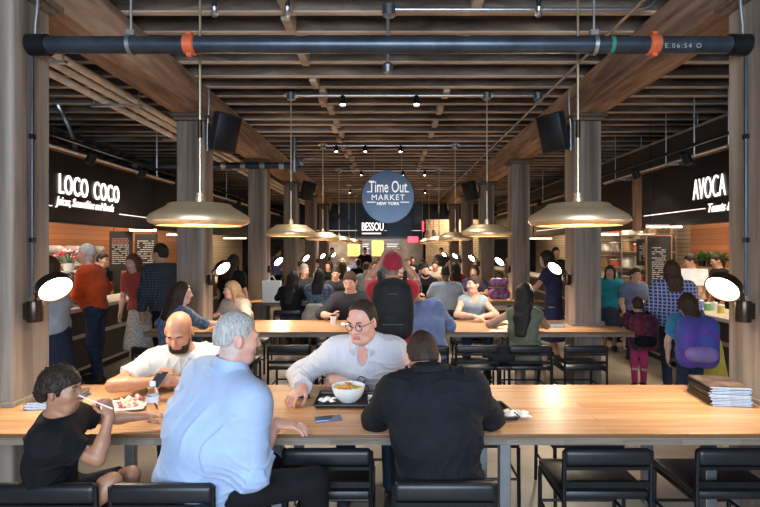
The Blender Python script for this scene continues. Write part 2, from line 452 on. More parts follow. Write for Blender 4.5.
# beams, columns, caps
for s, nm in ((-1, 'left'), (1, 'right')):
    x0, x1 = s * (HW - .01), s * (HW + CW + .03)
    struct(MB().b2((min(x0, x1), -1, 3.335), (max(x0, x1), YEND, 3.70)).build('ceiling_beam', m_beam, bevel=.02))
    for k, cy in enumerate(CY):
        xa, xb = sorted((s * HW, s * (HW + CW)))
        c = MB().b2((0, 0, 0), (CW, CD, 3.255)).build('timber_column', m_col, bevel=.016, loc=(xa, cy, 0)); struct(c)
        cp = MB().b2((-.025, -.03, 3.255), (CW + .025, CD + .03, 3.295)).b2((-.05, -.07, 3.295), (CW + .05, CD + .07, 3.335)).build('column_cap', m_cap, bevel=.006, loc=(xa, cy, 0)); struct(cp)
        if k < 4:   # batten round the foot of the column where it meets the table
            t = MB(); z0, z1 = .752, .775
            t.b2((-.03, -.03, z0), (CW + .03, 0, z1)).b2((-.03, CD, z0), (CW + .03, CD + .03, z1))
            if s < 0: t.b2((CW, 0, z0), (CW + .03, CD, z1))
            else: t.b2((-.03, 0, z0), (0, CD, z1))
            struct(t.build('trim_1', m_edge, loc=(xa, cy, 0)))
# ------------------------------------------------------------------ near sprinkler main and its relations
def clamp_ring(mb, x, y, z, r, w): mb.lathe([(r, -w / 2), (r * 1.12, -w / 2), (r * 1.12, w / 2), (r, w / 2)], (x, y, z), 20, (1, 0, 0))
PY, PZ = 3.14, 2.975
t = thing('sprinkler_pipe', 'thick black water pipe spanning the two nearest columns under the ceiling', 'pipe', (0, PY, PZ))
MB().tube([(-HW + .004, 0, 0), (HW - .004, 0, 0)], .053, 24).build('pipe_run', m_pipe, t)
for x in (wx(190, PY), wx(653, PY)):
    mb = MB(); mb.lathe([(.053, -.035), (.062, -.03), (.062, .03), (.053, .035)], (x, 0, 0), 24, (1, 0, 0)); mb.box((x, -.01, .062), (.03, .03, .03)); mb.box((x, -.01, -.062), (.03, .03, .03))
    mb.build('coupling', m_orange, t)
for x in (wx(131, PY), wx(594, PY)):
    mb = MB(); clamp_ring(mb, x, 0, 0, .056, .025); mb.tube([(x, 0, .06), (x, 0, .74)], .008, 8); mb.box((x, 0, .075), (.05, .03, .035)); mb.build('hanger', m_zinc, t)
for s in (-1, 1):
    mb = MB(); mb.lathe([(.0, -.06), (.066, -.06), (.066, .055), (.053, .055)], (s * (HW - .066), 0, 0), 24, (1, 0, 0)); mb.build('end_socket', m_blk, t)
MB().lathe([(.0535, -.012), (.0537, 0), (.0535, .012)], (wx(611, PY), 0, 0), 24, (1, 0, 0)).build('paint_band', m_green, t)
text('stencil', 'E.06:54 O', .042, (wx(660, PY), -.0545, -.04), (PI / 2, 0, 0), M('chalk', (.3, .3, .3), .9), t, ext=.0005, space=1.35)
for s, nm in ((-1, 'left'), (1, 'right')):
    x = s * (HW - .02)
    t = thing('column_conduit', f'conduit dropping down the nearest {nm} column to its round lamp', 'conduit', (x, PY, 1.4))
    MB().tube([(0, .0, 0), (0, .0, 1.5)], .0095, 10).build('dark_conduit', m_pipe, t)
    for z in (.35, 1.0): MB().box((0, 0, z), (.024, .034, .03)).build('saddle', m_blk, t)
    MB().tube([(-s * .02, 0, 1.64)] + arc((-s * .02, 0, 1.7), (-s * .05, 0, 1.9), (-s * .02, -.0, 2.05)) + [(-s * .01, 0, 2.29)], .011, 10).build('bright_conduit', m_zinc, t)
# ------------------------------------------------------------------ second main (far left) with banded joints
t = thing('sprinkler_pipe', 'black banded water pipe crossing the left columns further back', 'pipe', (0, 9.2, 3.2))
MB().tube([(-6.5, -.1, 0), (-1.7, -.1, 0)], .06, 20).build('pipe_run', m_pipe, t)
for x in (-1.95, -2.3, -2.65, -3.0, -3.35, -4.6): 
    mb = MB(); clamp_ring(mb, x, -.1, 0, .062, .09); mb.build('band', m_zinc, t)
mb = MB(); mb.tube([(-1.72, -.1, -.12), (-1.72, -.1, .1)], .07, 16); mb.tube([(-1.72, -.1, .1), (-1.72, -.1, .5)], .035, 12); mb.ball((-1.6, -.1, .05), .06); mb.tube([(-1.55, -.1, .12), (-1.35, -.1, .12)], .02); mb.build('valve', m_steel, t)
# ------------------------------------------------------------------ conduits across the ceiling, with boxes and spots
def spot(parent, x, z=-.07, tilt=(0, -.25, -1), mat=None):
    mb = MB(); d = Vector(tilt).normalized(); a = Vector((x, 0, z))
    mb.tube([(x, 0, 0), tuple(a)], .012, 8)
    mb.lathe([(.0, -.07), (.035, -.07), (.045, .0), (.05, .06), (.042, .06), (.038, .03)], tuple(a), 16, tuple(d))
    o = mb.build('spot_housing', m_blk, parent)
    MB().lathe([(.038, .035), (.02, .045), (0, .048)], tuple(a), 16, tuple(d)).build('spot_bulb', g_bulb, o)
def conduit(label, Y, z, x0, x1, boxes, spots, bend=None):
    t = thing('ceiling_conduit', label, 'conduit', (0, Y, z))
    pts = [(x0, 0, 0), (x1, 0, 0)]
    if bend: pts += arc((x1, 0, 0), (x1 + .18 * bend, 0, 0), (x1 + .2 * bend, 0, .2 if bend > 0 else -.2))[1:] + [(x1 + .2 * bend, 0, .25)]
    MB().tube(pts, .016, 10).build('conduit_run', m_zinc, t)
    for x in boxes: MB().lathe([(0, -.05), (.055, -.05), (.055, .03), (0, .03)], (x, 0, 0), 16).build('junction_box', m_steel, t)
    for x in spots:
        spot(t, x); lamp('SPOT', 'spot_beam', (x, Y - .06, z - .2), 80 if Y > 3 else 14, (1, .93, .82), .05, None, (0, -.18, -1), 80, .6)
    return t
t = conduit('galvanised conduit nearest the camera bending up on the right', 4.1, 3.655, 0, 2.02, [0.0], [], 1)
mb = MB(); mb.tube([(-.01, 0, 0), (-.01, 0, -.45)], .012, 8); mb.build('drop_rod', m_zinc, t)
MB().lathe([(0, -.52), (.04, -.52), (.045, -.46), (.03, -.44), (0, -.44)], (-.01, 0, 0), 16).build('drop_box', m_steel, t)
conduit('added out-of-view galvanised conduit with three black spots just in front of the nearest table', 1.4, 3.645, -2, 2.05, [], [-1.5, .6, 1.7])  # conduit and spots added out of view to light foreground backs from above
conduit('galvanised conduit with two black spots over the second table', 6.38, 3.645, -1.25, 2.05, [-1.25, 1.25, 1.9], [-.59, .35])
conduit('long galvanised conduit crossing the ceiling over the third table', 9.5, 3.645, -1.25, 2.1, [-1.25, 1.25, 2.0], [-1.0, .22, -.45])
conduit('galvanised conduit with spots over the fourth table', 12.6, 3.645, -1.25, 2.1, [-1.25, 1.25], [-.7, .35, .9])
conduit('furthest galvanised conduit with spots near the far end', 16.6, 3.645, -2, 2.1, [], [-1.3, -.5, .35, 1.2])
t = thing('ceiling_conduit', 'straight brass conduit running the length of the hall right of centre', 'conduit', (1.95, 0, 3.63))
MB().tube([(0, 1, -.03), (0, 20, -.03)], .014, 10).build('conduit_run', M('aged_conduit', (.42, .35, .28), .45, .6), t)
mb = MB(); [mb.box((0, yy, -.03), (.09, .05, .05)) for yy in (6.5, 9.7, 12.8)]; mb.build('coupling_box', m_steel, t)
for i, (px, py, Y) in enumerate(((223, 15, 4.2), (528, 16, 4.3), (285, 0, 3.9))):
    t = thing('ceiling_sprinkler', ['small sprinkler head under the left half of the ceiling', 'small sprinkler head under the right half of the ceiling', 'small sprinkler head at the upper edge of the photo left of centre'][i], 'sprinkler', (wx(px, Y), 3.95 + BAY * .1275 - .35, 3.6))
    MB().tube([(0, 0, 0), (0, 0, .42)], .018, 10).build('drop_pipe', m_pipe, t)
    MB().lathe([(0, -.05), (.02, -.05), (.035, -.03), (.02, -.02), (.02, 0), (.03, .02)], n=14).build('nozzle', m_zinc, t)
# ------------------------------------------------------------------ pendants
def make_pendant():
    t = thing('pendant_lamp', '', 'lamp')
    mb = MB(); mb.lathe([(.27, .012), (.31, .028), (.322, .04), (.322, .062), (.31, .082), (.25, .118), (.21, .142), (.2, .155), (.19, .16), (.03, .168)], n=56)
    mb.lathe([(.03, .16), (.2, .15), (.25, .112), (.312, .075), (.314, .045), (.268, .018), (.27, .012)], n=56)
    mb.build('shade', m_brass, t)
    MB().lathe([(.0, .165), (.03, .168), (.03, .2), (.024, .205), (.024, .232), (.008, .235), (.0, .235)], n=20).build('neck', m_brass, t)
    MB().lathe([(.0, .03), (.2, .03), (.27, .04)], n=40).build('diffuser', g_under, t)
    MB().tube([(0, 0, .23), (0, 0, 1.86)], .0085, 10).build('rod', m_rod, t)
    MB().tube([(0, 0, .60), (0, 0, .72)], .015, 10).build('rod_joint', m_bronze, t)
    MB().lathe([(.0, 1.865), (.045, 1.865), (.07, 1.85), (.1, 1.83), (.1, 1.822), (.02, 1.82)], n=24).build('ceiling_rose', m_brass, t)
    return t
ordn = ['nearest', 'second', 'third', 'fourth', 'fifth', 'furthest']
tabn = ['nearest table', 'second table', 'third table', 'fourth table', 'fifth table', 'furthest table']
pend = None
for k in range(6):
    for s, nm in ((-1, 'left'), (1, 'right')):
        lb = f'{ordn[k]} brass dome pendant of the {nm} row, above the {tabn[k]}'
        loc = (s * 1.262, 3.34 + BAY * k, 1.835)
        if pend is None: pend = make_pendant(); o = pend; o.location = loc; tag(o, lb, 'lamp', 'brass pendant lamps over the tables')
        else: o = dup(pend, loc, 0, lb, 'brass pendant lamps over the tables')
        lamp('SPOT', 'pendant_light', (loc[0], loc[1], loc[2] + .02), 34 if k < 3 else 24, (1, .91, .79), .2, None, (0, 0, -1), 150, .7)
# ------------------------------------------------------------------ round swivel lamps on the columns
def make_sconce(s):
    t = thing('swivel_wall_lamp', '', 'lamp')
    mb = MB(); mb.lathe([(0, -.18), (.042, -.18), (.045, -.17), (.045, -.06), (.042, -.05), (0, -.05)], (-s * .05, .02, 0), 24); mb.box((-s * .012, .02, -.11), (.024, .07, .1)); mb.build('wall_bracket', m_bronze, t)
    n = Vector((-s * .68, -.38, -.60)).normalized(); c = Vector((-s * .195, -.02, .045))
    e = c - n * .05
    mb = MB(); mb.tube([(-s * .05, .02, -.06), (-s * .06, .02, -.01), tuple(e)], .013, 10); mb.box(tuple(e), (.05, .04, .04)); mb.build('arm', m_bronze, t)
    h = MB().lathe([(0, -.035), (.082, -.035), (.096, -.022), (.101, .02), (.101, .032), (.093, .032), (.09, .02)], tuple(c), 40, tuple(n)).build('housing', m_bronze, t)
    MB().lathe([(.091, .02), (.072, .034), (.045, .042), (0, .046)], tuple(c), 40, tuple(n)).build('lens', g_lens, t)
    return t, c, n
for s, nm in ((-1, 'left'), (1, 'right')):
    proto = None
    for k, cy in enumerate(CY):
        lb = f'lit round swivel lamp on the {ordn[k]} {nm} timber column'
        loc = (s * HW, cy + .1, 1.42)
        if proto is None: proto, c, n = make_sconce(s); o = proto; o.location = loc; tag(o, lb, 'lamp', 'round swivel lamps on the columns')
        else: o = dup(proto, loc, 0, lb)
        lamp('SPOT', 'column_light', Vector(loc) + c + n * .07, 23 if k < 3 else 17, (1, .82, .6), .1, None, n, 172, .3)
# ------------------------------------------------------------------ loudspeakers on the columns
def make_speaker(s):
    t = thing('loudspeaker', '', 'speaker')
    rm = Matrix.Rotation(s * -.62, 3, 'Z') @ Matrix.Rotation(.3, 3, 'X') @ Matrix.Rotation(s * -.1, 3, 'Y')
    MB().rbox((-s * .27, -.1, 0), (.29, .24, .46), .03, rm).build('cabinet', m_speaker, t)
    mb = MB(); mb.rbox(Vector((-s * .27, -.1, 0)) + rm @ Vector((0, -.121, 0)), (.26, .012, .42), .004, rm); mb.build('grille', m_blk, t)
    mb = MB(); mb.tube([(-s * .25, .0, 0), (-s * .08, .07, -.02), (0, .07, -.02)], .02, 8); mb.box((-s * .012, .07, -.02), (.024, .1, .3)); mb.build('mount_bracket', m_blk, t)
    return t
for s, nm in ((-1, 'left'), (1, 'right')):
    proto = None
    for k in (1, 3, 5):
        lb = f'black loudspeaker tilted high on the {ordn[k]} {nm} column'
        if proto is None: proto = make_speaker(s); o = proto; tag(o, lb, 'speaker', 'loudspeakers on the columns')
        else: o = dup(proto, (0, 0, 0), 0, lb)
        o.location = (s * HW, CY[k] + .06, 3.1)
    t = thing('speaker_conduit', f'thin conduit looping beside the loudspeaker on the second {nm} column', 'conduit', (s * (HW - .02), CY[1] + .06, 2.9))
    MB().tube([(0, -.0, 0), (0, 0, .3)] + arc((0, 0, .3), (-s * .03, 0, .55), (-s * .02, 0, .75)), .011, 8).build('conduit_run', m_zinc, t)
# ------------------------------------------------------------------ services above the stalls
for i, (zz, xx) in enumerate(((3.52, -3.13), (3.5, -3.27), (3.46, -3.41))):
    o = MB().tube([(0, 2.5, 0), (0, 20, 0)], .04, 12).build('service_pipe', m_beigepipe, loc=(xx, 0, zz))
    tag(o, ['beige pipe of three, the one closest to the left beam', 'beige pipe between two others under the left aisle ceiling', 'beige pipe of three, the outermost above the left aisle'][i], 'pipe', 'beige pipes above the left aisle')
for i, Y in enumerate((4.6, 6.0, 7.9, 11)):
    t = thing('trapeze_hanger', f'{["nearest", "second", "third", "furthest"][i]} trapeze hanger carrying beige pipes above the left aisle', 'hanger', (-3.27, Y, 3.41))
    MB().box((0, 0, 0), (.6, .04, .03)).build('crossbar', m_zinc, t)
    for x in (-.27, .27): MB().tube([(x, 0, 0), (x, 0, .6)], .007, 6).build('hanger_rod', m_zinc, t)
# duct above right aisle with U hangers
t = thing('cable_duct', 'long dark cable duct hung above the right aisle', 'duct', (4.3, 0, 3.02))
MB().b2((0, 3, 0), (.3, 20, .36)).build('duct_body', M('duct_black', (.03, .026, .024), .5, .2), t)
MB().b2((-.02, 3, .36), (.32, 20, .39)).build('duct_lid', M('duct_lid', (.3, .25, .2), .5, .2), t)
for i, Y in enumerate((6.2, 7.6, 9.3, 12)):
    mb = MB(); mb.box((.15, Y, -.05), (.5, .03, .03)); mb.tube([(-.09, Y, -.05), (-.09, Y, 1.)], .008, 6); mb.tube([(.39, Y, -.05), (.39, Y, 1.)], .008, 6); mb.build('hanger', m_zinc, t)
def pipe_run(label, x, z, r, mat, y0=3.2, y1=20):
    o = MB().tube([(0, y0, 0), (0, y1, 0)], r, 10).build('service_pipe', mat, loc=(x, 0, z)); return tag(o, label, 'pipe')
o = pipe_run('thin black pipe with a red valve wheel above the left stall signs', -4.9, 3.45, .03, m_pipe)
MB().lathe([(0, -.04), (.06, -.04), (.07, .0), (.06, .04), (0, .04)], (0, 7.1, .03), 16, (1, 0, 0)).build('valve_wheel', M('red_paint', (.5, .03, .02), .4), o)
pipe_run('black pipe high above the left stalls next to the wall', -5.7, 3.6, .05, m_pipe)
pipe_run('thin pale wooden rail pipe along the top of the left stall signs', -4.36, 3.02, .02, m_beigepipe, 4)
pipe_run('orange pipe above the right stalls', 5.3, 3.2, .025, m_orange)
pipe_run('thin pale rail pipe along the top of the right stall signs', 4.36, 3.02, .02, m_beigepipe, 4)
pipe_run('grey pipe high above the right stalls', 5.0, 3.55, .045, m_zinc)
pipe_run('black pipe beside the right wall above the stalls', 6.0, 3.4, .06, m_pipe)
for i, (x, Y, zt) in enumerate(((-3.95, 5.2, 2.98), (-3.9, 8.4, 2.9), (4.15, 6.8, 2.95), (3.9, 9.6, 2.9), (-3.9, 12, 2.9), (4.0, 13, 2.9))):
    o = MB().tube([(0, 0, 0), (0, 0, 4 - zt)], .012, 8).build('hanger_rod', m_zinc, loc=(x, Y, zt))
    tag(o, f'thin steel rod hanging from the ceiling beside the {["near left fascia", "middle left fascia", "near right fascia", "middle right fascia", "far left fascia", "far right fascia"][i]}', 'rod')
# flexible black hose and bent conduits in the left void
for i, (x, Y) in enumerate(((-5.0, 6.5), (-4.75, 6.9))):
    o = MB().tube(arc((0, 0, .6), (.15, .3, .2), (.3, .2, -.25), 10), .03, 8).build('hanging_conduit', m_zinc, loc=(x, Y, 3.35))
    tag(o, ['grey flexible conduit drooping above the left stall, outer one', 'grey flexible conduit drooping above the left stall, inner one'][i], 'conduit')
# ------------------------------------------------------------------ long tables
TF, TD = 2.555, .92
def make_table(k, label):
    t = thing('long_table', label, 'table', (0, TF + BAY * k, 0), 0, 'long oak tables across the hall')
    c0 = CY[0] - TF - .006; c1 = c0 + CD + .012; xi = HW - .006; xo = 2.78
    poly = [(-xo, 0), (xo, 0), (xo, c0), (xi, c0), (xi, c1), (xo, c1), (xo, TD), (-xo, TD), (-xo, c1), (-xi, c1), (-xi, c0), (-xo, c0)]
    MB().prism(poly, .728, .75).build('table_top', m_table, t, bevel=.003)
    poly2 = [(x * .9995, .002 + yy * .996) for x, yy in poly]
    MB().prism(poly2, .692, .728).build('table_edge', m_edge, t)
    for x in (-1.72, -.6, .62, 1.72):
        for yy in (.14, TD - .14):
            MB().b2((x - .03, yy - .03, 0), (x + .03, yy + .03, .692)).build('leg', m_steel, t, bevel=.004)
    for yy in (.14, TD - .14): MB().b2((-1.75, yy - .02, .672), (1.75, yy + .02, .6925)).build('apron_rail', m_blk, t)
    return t
tab = make_table(0, 'nearest long oak table with steel legs across the foreground')
for k, w in enumerate(('second long oak table, behind the man in glasses', 'third long oak table from the camera', 'fourth long oak table, half hidden by seated people', 'fifth long oak table far down the hall', 'furthest long oak table near the end wall')):
    dup(tab, (0, TF + BAY * (k + 1), 0), 0, w, 'long oak tables across the hall')
# ------------------------------------------------------------------ chairs (face +Y, origin below the seat centre)
def make_chair():
    t = thing('dining_chair', '', 'chair')
    MB().rbox((0, 0, .425), (.46, .42, .05), .02).build('seat', m_vinyl, t)
    MB().rbox((0, -.215, .63), (.45, .055, .085), .024, None, 3).build('backrest', m_vinyl, t)
    MB().b2((-.225, -.228, .565), (.225, -.205, .582)).build('back_rail', m_blk, t)
    MB().b2((-.225, -.228, .475), (.225, -.205, .505)).build('lower_rail', m_blk, t)
    for s in (-1, 1):
        x = s * .222
        MB().tube([(x, -.235, 0), (x, -.215, .42), (x, -.222, .66)], .0125, 8).build('leg', m_blk, t)
        MB().tube([(x, .2, 0), (x, .19, .405)], .0125, 8).build('leg', m_blk, t)
        MB().tube([(x, -.222, .2), (x, .195, .2)], .009, 8).build('stretcher', m_blk, t)
        MB().tube([(x, -.21, .395), (x, .2, .395)], .011, 8).build('seat_rail', m_blk, t)
    MB().tube([(-.222, .195, .2), (.222, .195, .2)], .009, 8).build('footrest', m_blk, t)
    return t
chair0 = None
def chair(x, y, rz, label, grp='black vinyl chairs at the long tables'):
    global chair0
    label = 'black padded chair ' + label
    if chair0 is None:
        chair0 = make_chair(); tag(chair0, label, 'chair', grp); chair0.location = (x, y, 0); chair0.rotation_euler = (0, 0, rz); return chair0
    return dup(chair0, (x, y, 0), rz, label, grp)
N, Fc = 0, PI
# nearest table, near side (backs to the camera)
chair(-1.50, 2.40, N, 'under the boy in the black T-shirt')
chair(-.99, 2.40, N, 'under the grey-haired man in the blue shirt')
chair(-.315, 2.78, N, 'pushed in empty between the blue shirt and the dark suit')
chair(.245, 2.42, N, 'under the man in the dark suit')
chair(1.12, 2.78, N, 'pushed in empty right of the dark suit')
chair(1.80, 2.78, N, 'pushed in empty at the lower right corner of the photo')
# nearest table, far side
chair(-1.37, 3.80, Fc, 'under the bald bearded man')
chair(-.12, 3.74, Fc, 'under the man in glasses')
chair(.62, 3.44, Fc, 'tucked in empty opposite the dark suit')
chair(1.3, 3.44, Fc, 'tucked in empty on the far side, right of centre')
# second table, near side
chair(-1.06, 5.52, N, 'seen between the blue shirt and the glasses man, back turned')
chair(-.55, 5.6, N, 'at the second table, behind the head of the man in glasses')
chair(-1.72, 5.62, N, 'at the second table, behind the bald man and blue shirt')
chair(.40, 5.5, N, 'under the man in the slate blue shirt')
chair(.93, 5.50, N, 'left of the long-haired woman at the second table')
chair(1.49, 5.50, N, 'under the long-haired woman in the olive dress')
chair(2.08, 5.50, N, 'empty, right of the olive dress and before the grey column')
# second table, far side
chair(-.55, 6.95, Fc, 'under the short-haired man in the dark polo')
chair(1.14, 7.0, Fc, 'under the woman in the sleeveless grey top')
chair(-1.9, 6.92, Fc, 'under the blonde woman in beige')
# third table
for x, l in ((-1.68, 'under the dark-haired woman in the black top'), (-1.2, 'under the woman in the dark patterned top'), (.97, 'under the man in the pale grey tee'), (.25, 'hidden behind the red cap man at the third table'), (1.75, 'at the third table before the right columns')):
    chair(x, 8.5, N, l)
for x, l in ((-1.05, 'under the woman resting her arms at the third table'), (.72, 'under the bearded man in black'), (-1.75, 'under the older man at the third table')):
    chair(x, 10.1, Fc, l)
# magazines, napkins, food -------------------------------------------------
m_page = M('page_edges', (.62, .72, .82), .8, 0, .18, 60, (1, 1, 8))
m_cover = M('dark_cover', (.012, .011, .011), .35, 0, .5, 7)
m_coverw = M('photo_cover', (.1, .07, .055), .3, 0, 1., 9)
def magazines(n, loc, rz, where, grp, th=.0085, w=.23, d=.29):
    base = None
    for i in range(n):
        lb = f'glossy magazine {"on top" if i == n - 1 else "at the bottom" if i == 0 else "inside"} of the stack {where}'
        if base is None or i == n - 1:
            t = thing('magazine', lb, 'magazine', loc, rz, grp)
            MB().b2((-w / 2, -d / 2, .0008), (w / 2 - .002, d / 2, th - .0012)).build('pages', m_page, t)
            mb = MB(); mb.b2((-w / 2 - .002, -d / 2, th - .0012), (w / 2, d / 2, th)); mb.b2((-w / 2 - .002, -d / 2, 0), (w / 2, d / 2, .0008)); mb.b2((-w / 2 - .003, -d / 2, 0), (-w / 2 - .0002, d / 2, th))
            mb.build('cover', m_coverw if i == n - 1 else m_cover, t)
            if base is None: base = t
        else: t = dup(base, loc, rz, lb, grp)
        t.location = (loc[0] + random.uniform(-.006, .006), loc[1] + random.uniform(-.006, .006), loc[2] + i * (th + .0003)); t.rotation_euler = (0, 0, rz + random.uniform(-.05, .05))
TZ = .7505
magazines(13, (2.07, 3.14, TZ), R(-7), 'beside the nearest right column', 'magazines stacked by the right column')
magazines(5, (-2.03, 3.08, TZ), R(8), 'behind the boy, beside the left column', 'magazines stacked by the left column')
magazines(5, (2.0, 6.1, TZ), R(-10), 'at the second right column', 'magazines stacked at the second table')
def napkin(x, y, label, sz=.12, seed=1, z=TZ):
    rs = random.Random(seed); n = 8; vs = []; fs = []
    for i in range(n + 1):
        for j in range(n + 1):
            u, v = i / n - .5, j / n - .5
            h = .006 + .018 * abs(math.sin(u * 7 + seed)) * (1 - abs(v)) + rs.uniform(0, .008)
            vs.append((u * sz * 1.2 + .01 * math.sin(v * 9), v * sz + .012 * math.sin(u * 8 + seed), h))
    fs = [(i * (n + 1) + j, (i + 1) * (n + 1) + j, (i + 1) * (n + 1) + j + 1, i * (n + 1) + j + 1) for i in range(n) for j in range(n)]
    o = MB().add(vs, fs, True).build('paper_napkin', m_white, loc=(x, y, z)); sd = o.modifiers.new('thick', 'SOLIDIFY'); sd.thickness = .002; sd.offset = 1
    tag(o, label, 'napkin'); return o
napkin(.72, 2.82, 'crumpled white paper napkin right of the dark suit', .11, 3)
napkin(1.27, 5.98, 'white paper beside the long-haired woman on the second table', .16, 5)
napkin(-2.0, 6.0, 'white napkin between the brunette and the blonde', .17, 8)
m_tray = M('black_tray', (.022, .02, .02), .4, 0, .2, 10)
def tray(x, y, w, d, rz, label):
    t = thing('food_tray', label, 'tray', (x, y, TZ), rz)
    MB().rbox((0, 0, .004), (w - .02, d - .02, .007), .003).build('tray_base', m_tray, t)
    mb = MB()
    for a, b in (((-w / 2, -d / 2), (w / 2, -d / 2)), ((w / 2, -d / 2), (w / 2, d / 2)), ((w / 2, d / 2), (-w / 2, d / 2)), ((-w / 2, d / 2), (-w / 2, -d / 2))):
        mb.tube([(a[0], a[1], .02), (b[0], b[1], .02)], .006, 8)
        aa, bb = (a[0] * .96, a[1] * .95), (b[0] * .96, b[1] * .95)
        mb.add([(aa[0], aa[1], .002), (bb[0], bb[1], .002), (b[0], b[1], .022), (a[0], a[1], .022)], [(0, 1, 2, 3)])
    mb.build('rim', m_tray, t); return t
tray(-.215, 3.10, .46, .3, 0, 'black tray with a bowl in front of the man in glasses')
tray(.50, 2.86, .4, .28, R(8), 'black tray just right of the dark suit')
m_china = M('white_china', (.82, .82, .8), .18, 0, .03)
t = thing('salad_bowl', 'round white bowl of food on the black tray', 'bowl', (-.25, 3.08, TZ + .009))
MB().lathe([(0, 0), (.05, 0), (.055, .006), (.082, .03), (.1, .075), (.103, .095), (.099, .096), (.094, .078), (.076, .035), (.05, .012), (0, .01)], n=40).build('bowl_body', m_china, t)
m_food = M('orange_food', (.62, .2, .035), .5, 0, .6, 60, bump=.4); m_lettuce = M('green_food', (.3, .38, .06), .5, 0, .5, 40)
rs = random.Random(3)
def lumps(name, label, c, r, n, mats, h, vox=.0035, sq=False):
    pr = []
    for i in range(n):
        a = rs.uniform(0, 2 * PI); q = math.sqrt(rs.random()) * r
        dx, dy = (rs.uniform(-r, r), rs.uniform(-r, r)) if sq else (q * math.cos(a), q * math.sin(a))
        pr.append(ell((dx, dy, rs.uniform(0, h)), (rs.uniform(.008, .017), rs.uniform(.008, .017), rs.uniform(.006, .012)), k=.005))
    pr.append(ell((0, 0, 0), (r * 1.0, r * 1.0, max(.012, h * .6)), k=.01))
    pick = lambda P: np.array([(int(1e4 * abs(math.sin(math.floor(p[0] * 45) * 12.9 + math.floor(p[1] * 45) * 78.2))) % len(mats)) for p in P])
    o = sdf_obj(name, pr, vox, mats, None, None, None, 1, pick); o.location = c
    return tag(o, label, 'food', kind='stuff')
lumps('noodle_salad', 'orange and yellow food heaped in the white bowl', (-.25, 3.08, TZ + .083), .076, 26, [m_food, m_lettuce, m_food], .025)
t = thing('side_dish', 'small square white dish on the right of the tray', 'dish', (-.075, 3.06, TZ + .009), R(6))
mb = MB(); mb.rbox((0, 0, .004), (.1, .12, .008), .003); [mb.rbox(c, d, .003) for c, d in (((-.05, 0, .014), (.008, .12, .024)), ((.05, 0, .014), (.008, .12, .024)), ((0, -.06, .014), (.1, .008, .024)), ((0, .06, .014), (.1, .008, .024)))]
mb.build('dish_body', m_china, t)
lumps('fried_food', 'golden food in the small square dish', (-.075, 3.06, TZ + .024), .034, 14, [M('golden_food', (.6, .33, .08), .5, 0, .4, 60), m_food], .012, sq=True)
napkin(-.375, 3.05, 'folded white napkin on the tray left of the bowl', .075, 2, TZ + .008)
m_phone = M('phone_black', (.012, .013, .016), .12, 0, .1); m_screen = M('phone_glass', (.02, .024, .032), .06, 0, .1)
def phone(loc, rot, label, tilt=None, body=None):
    t = thing('smartphone', label, 'phone', loc)
    t.rotation_euler = rot
    MB().rbox((0, 0, .004), (.072, .148, .008), .0035).build('phone_body', body or m_phone, t)
    MB().b2((-.033, -.068, .008), (.033, .068, .0084)).build('screen', m_screen, t)
    MB().rbox((.02, .055, -.0005), (.02, .025, .002), .001).build('camera_bump', m_steel, t)
    return t
phone((-.337, 2.775, TZ), (0, 0, R(-74)), 'phone lying flat at the table edge below the bowl', body=M('phone_blue', (.1, .2, .4), .25, .3))
phone((-.575, 3.17, TZ), (0, 0, R(-78)), 'phone under the right hand of the man in glasses')
# plate, food and bottle before the boy
t = thing('square_plate', 'square white plate of pink food before the boy', 'plate', (-1.575, 2.99, TZ), R(14))
mb = MB(); mb.rbox((0, 0, .006), (.19, .17, .008), .003)
for c, d in (((-.105, 0, .012), (.03, .2, .006)), ((.105, 0, .012), (.03, .2, .006)), ((0, -.095, .012), (.23, .03, .006)), ((0, .095, .012), (.23, .03, .006))): mb.rbox(c, d, .0025)
mb.build('plate_body', m_china, t)
lumps('fruit_salad', 'pink and white fruit pieces on the square plate', (-1.565, 3.0, TZ + .012), .075, 26, [M('pink_fruit', (.7, .2, .2), .45, 0, .4, 50), M('cream_fruit', (.8, .68, .5), .5, 0, .2, 40), M('white_cream', (.8, .76, .72), .4)], .04)
t = thing('water_bottle', 'clear plastic water bottle with white cap on the nearest table', 'bottle', (-1.30, 2.75, TZ))
m_pet = glass('clear_plastic', (.93, .96, 1), .08, 1.15)
MB().lathe([(0, .004), (.028, 0), (.032, .006), (.032, .05), (.029, .06), (.032, .07), (.032, .085), (.029, .095), (.032, .105), (.032, .14), (.026, .165), (.014, .185), (.0125, .195), (0, .195)], n=28).build('bottle_body', m_pet, t)
MB().lathe([(.0, .192), (.0155, .192), (.0155, .212), (.014, .215), (0, .215)], n=20).build('cap', M('bottle_cap', (.7, .74, .85), .4), t)
MB().lathe([(.0326, .106), (.0328, .12), (.0326, .138)], n=28).build('label_band', M('bottle_label', (.7, .73, .8), .5), t)
# second table bits
t = thing('notebook', 'open white notebook before the dark polo man', 'book', (-.45, 6.2, TZ), R(8)); mb = MB(); mb.rbox((-.075, 0, .006), (.145, .21, .01), .003); mb.rbox((.075, 0, .006), (.145, .21, .01), .003); mb.build('pages', m_white, t); MB().b2((-.155, -.11, 0), (.155, .11, .001)).build('cover', m_cover, t)
t = thing('shopping_bag', 'white paper shopping bag standing by the third left column', 'bag', (-2.05, 8.75, TZ), R(5))
mb = MB(); mb.add([(-.15, -.07, 0), (.15, -.07, 0), (.15, .07, 0), (-.15, .07, 0), (-.16, -.05, .38), (.16, -.05, .38), (.16, .05, .38), (-.16, .05, .38)], [(0, 3, 2, 1), (0, 1, 5, 4), (1, 2, 6, 5), (2, 3, 7, 6), (3, 0, 4, 7)]); mb.build('bag_body', m_white, t)
for yy in (-.05, .05): MB().tube(arc((-.06, yy, .37), (0, yy, .56), (.06, yy, .37), 8), .004, 6).build('handle', m_white, t)
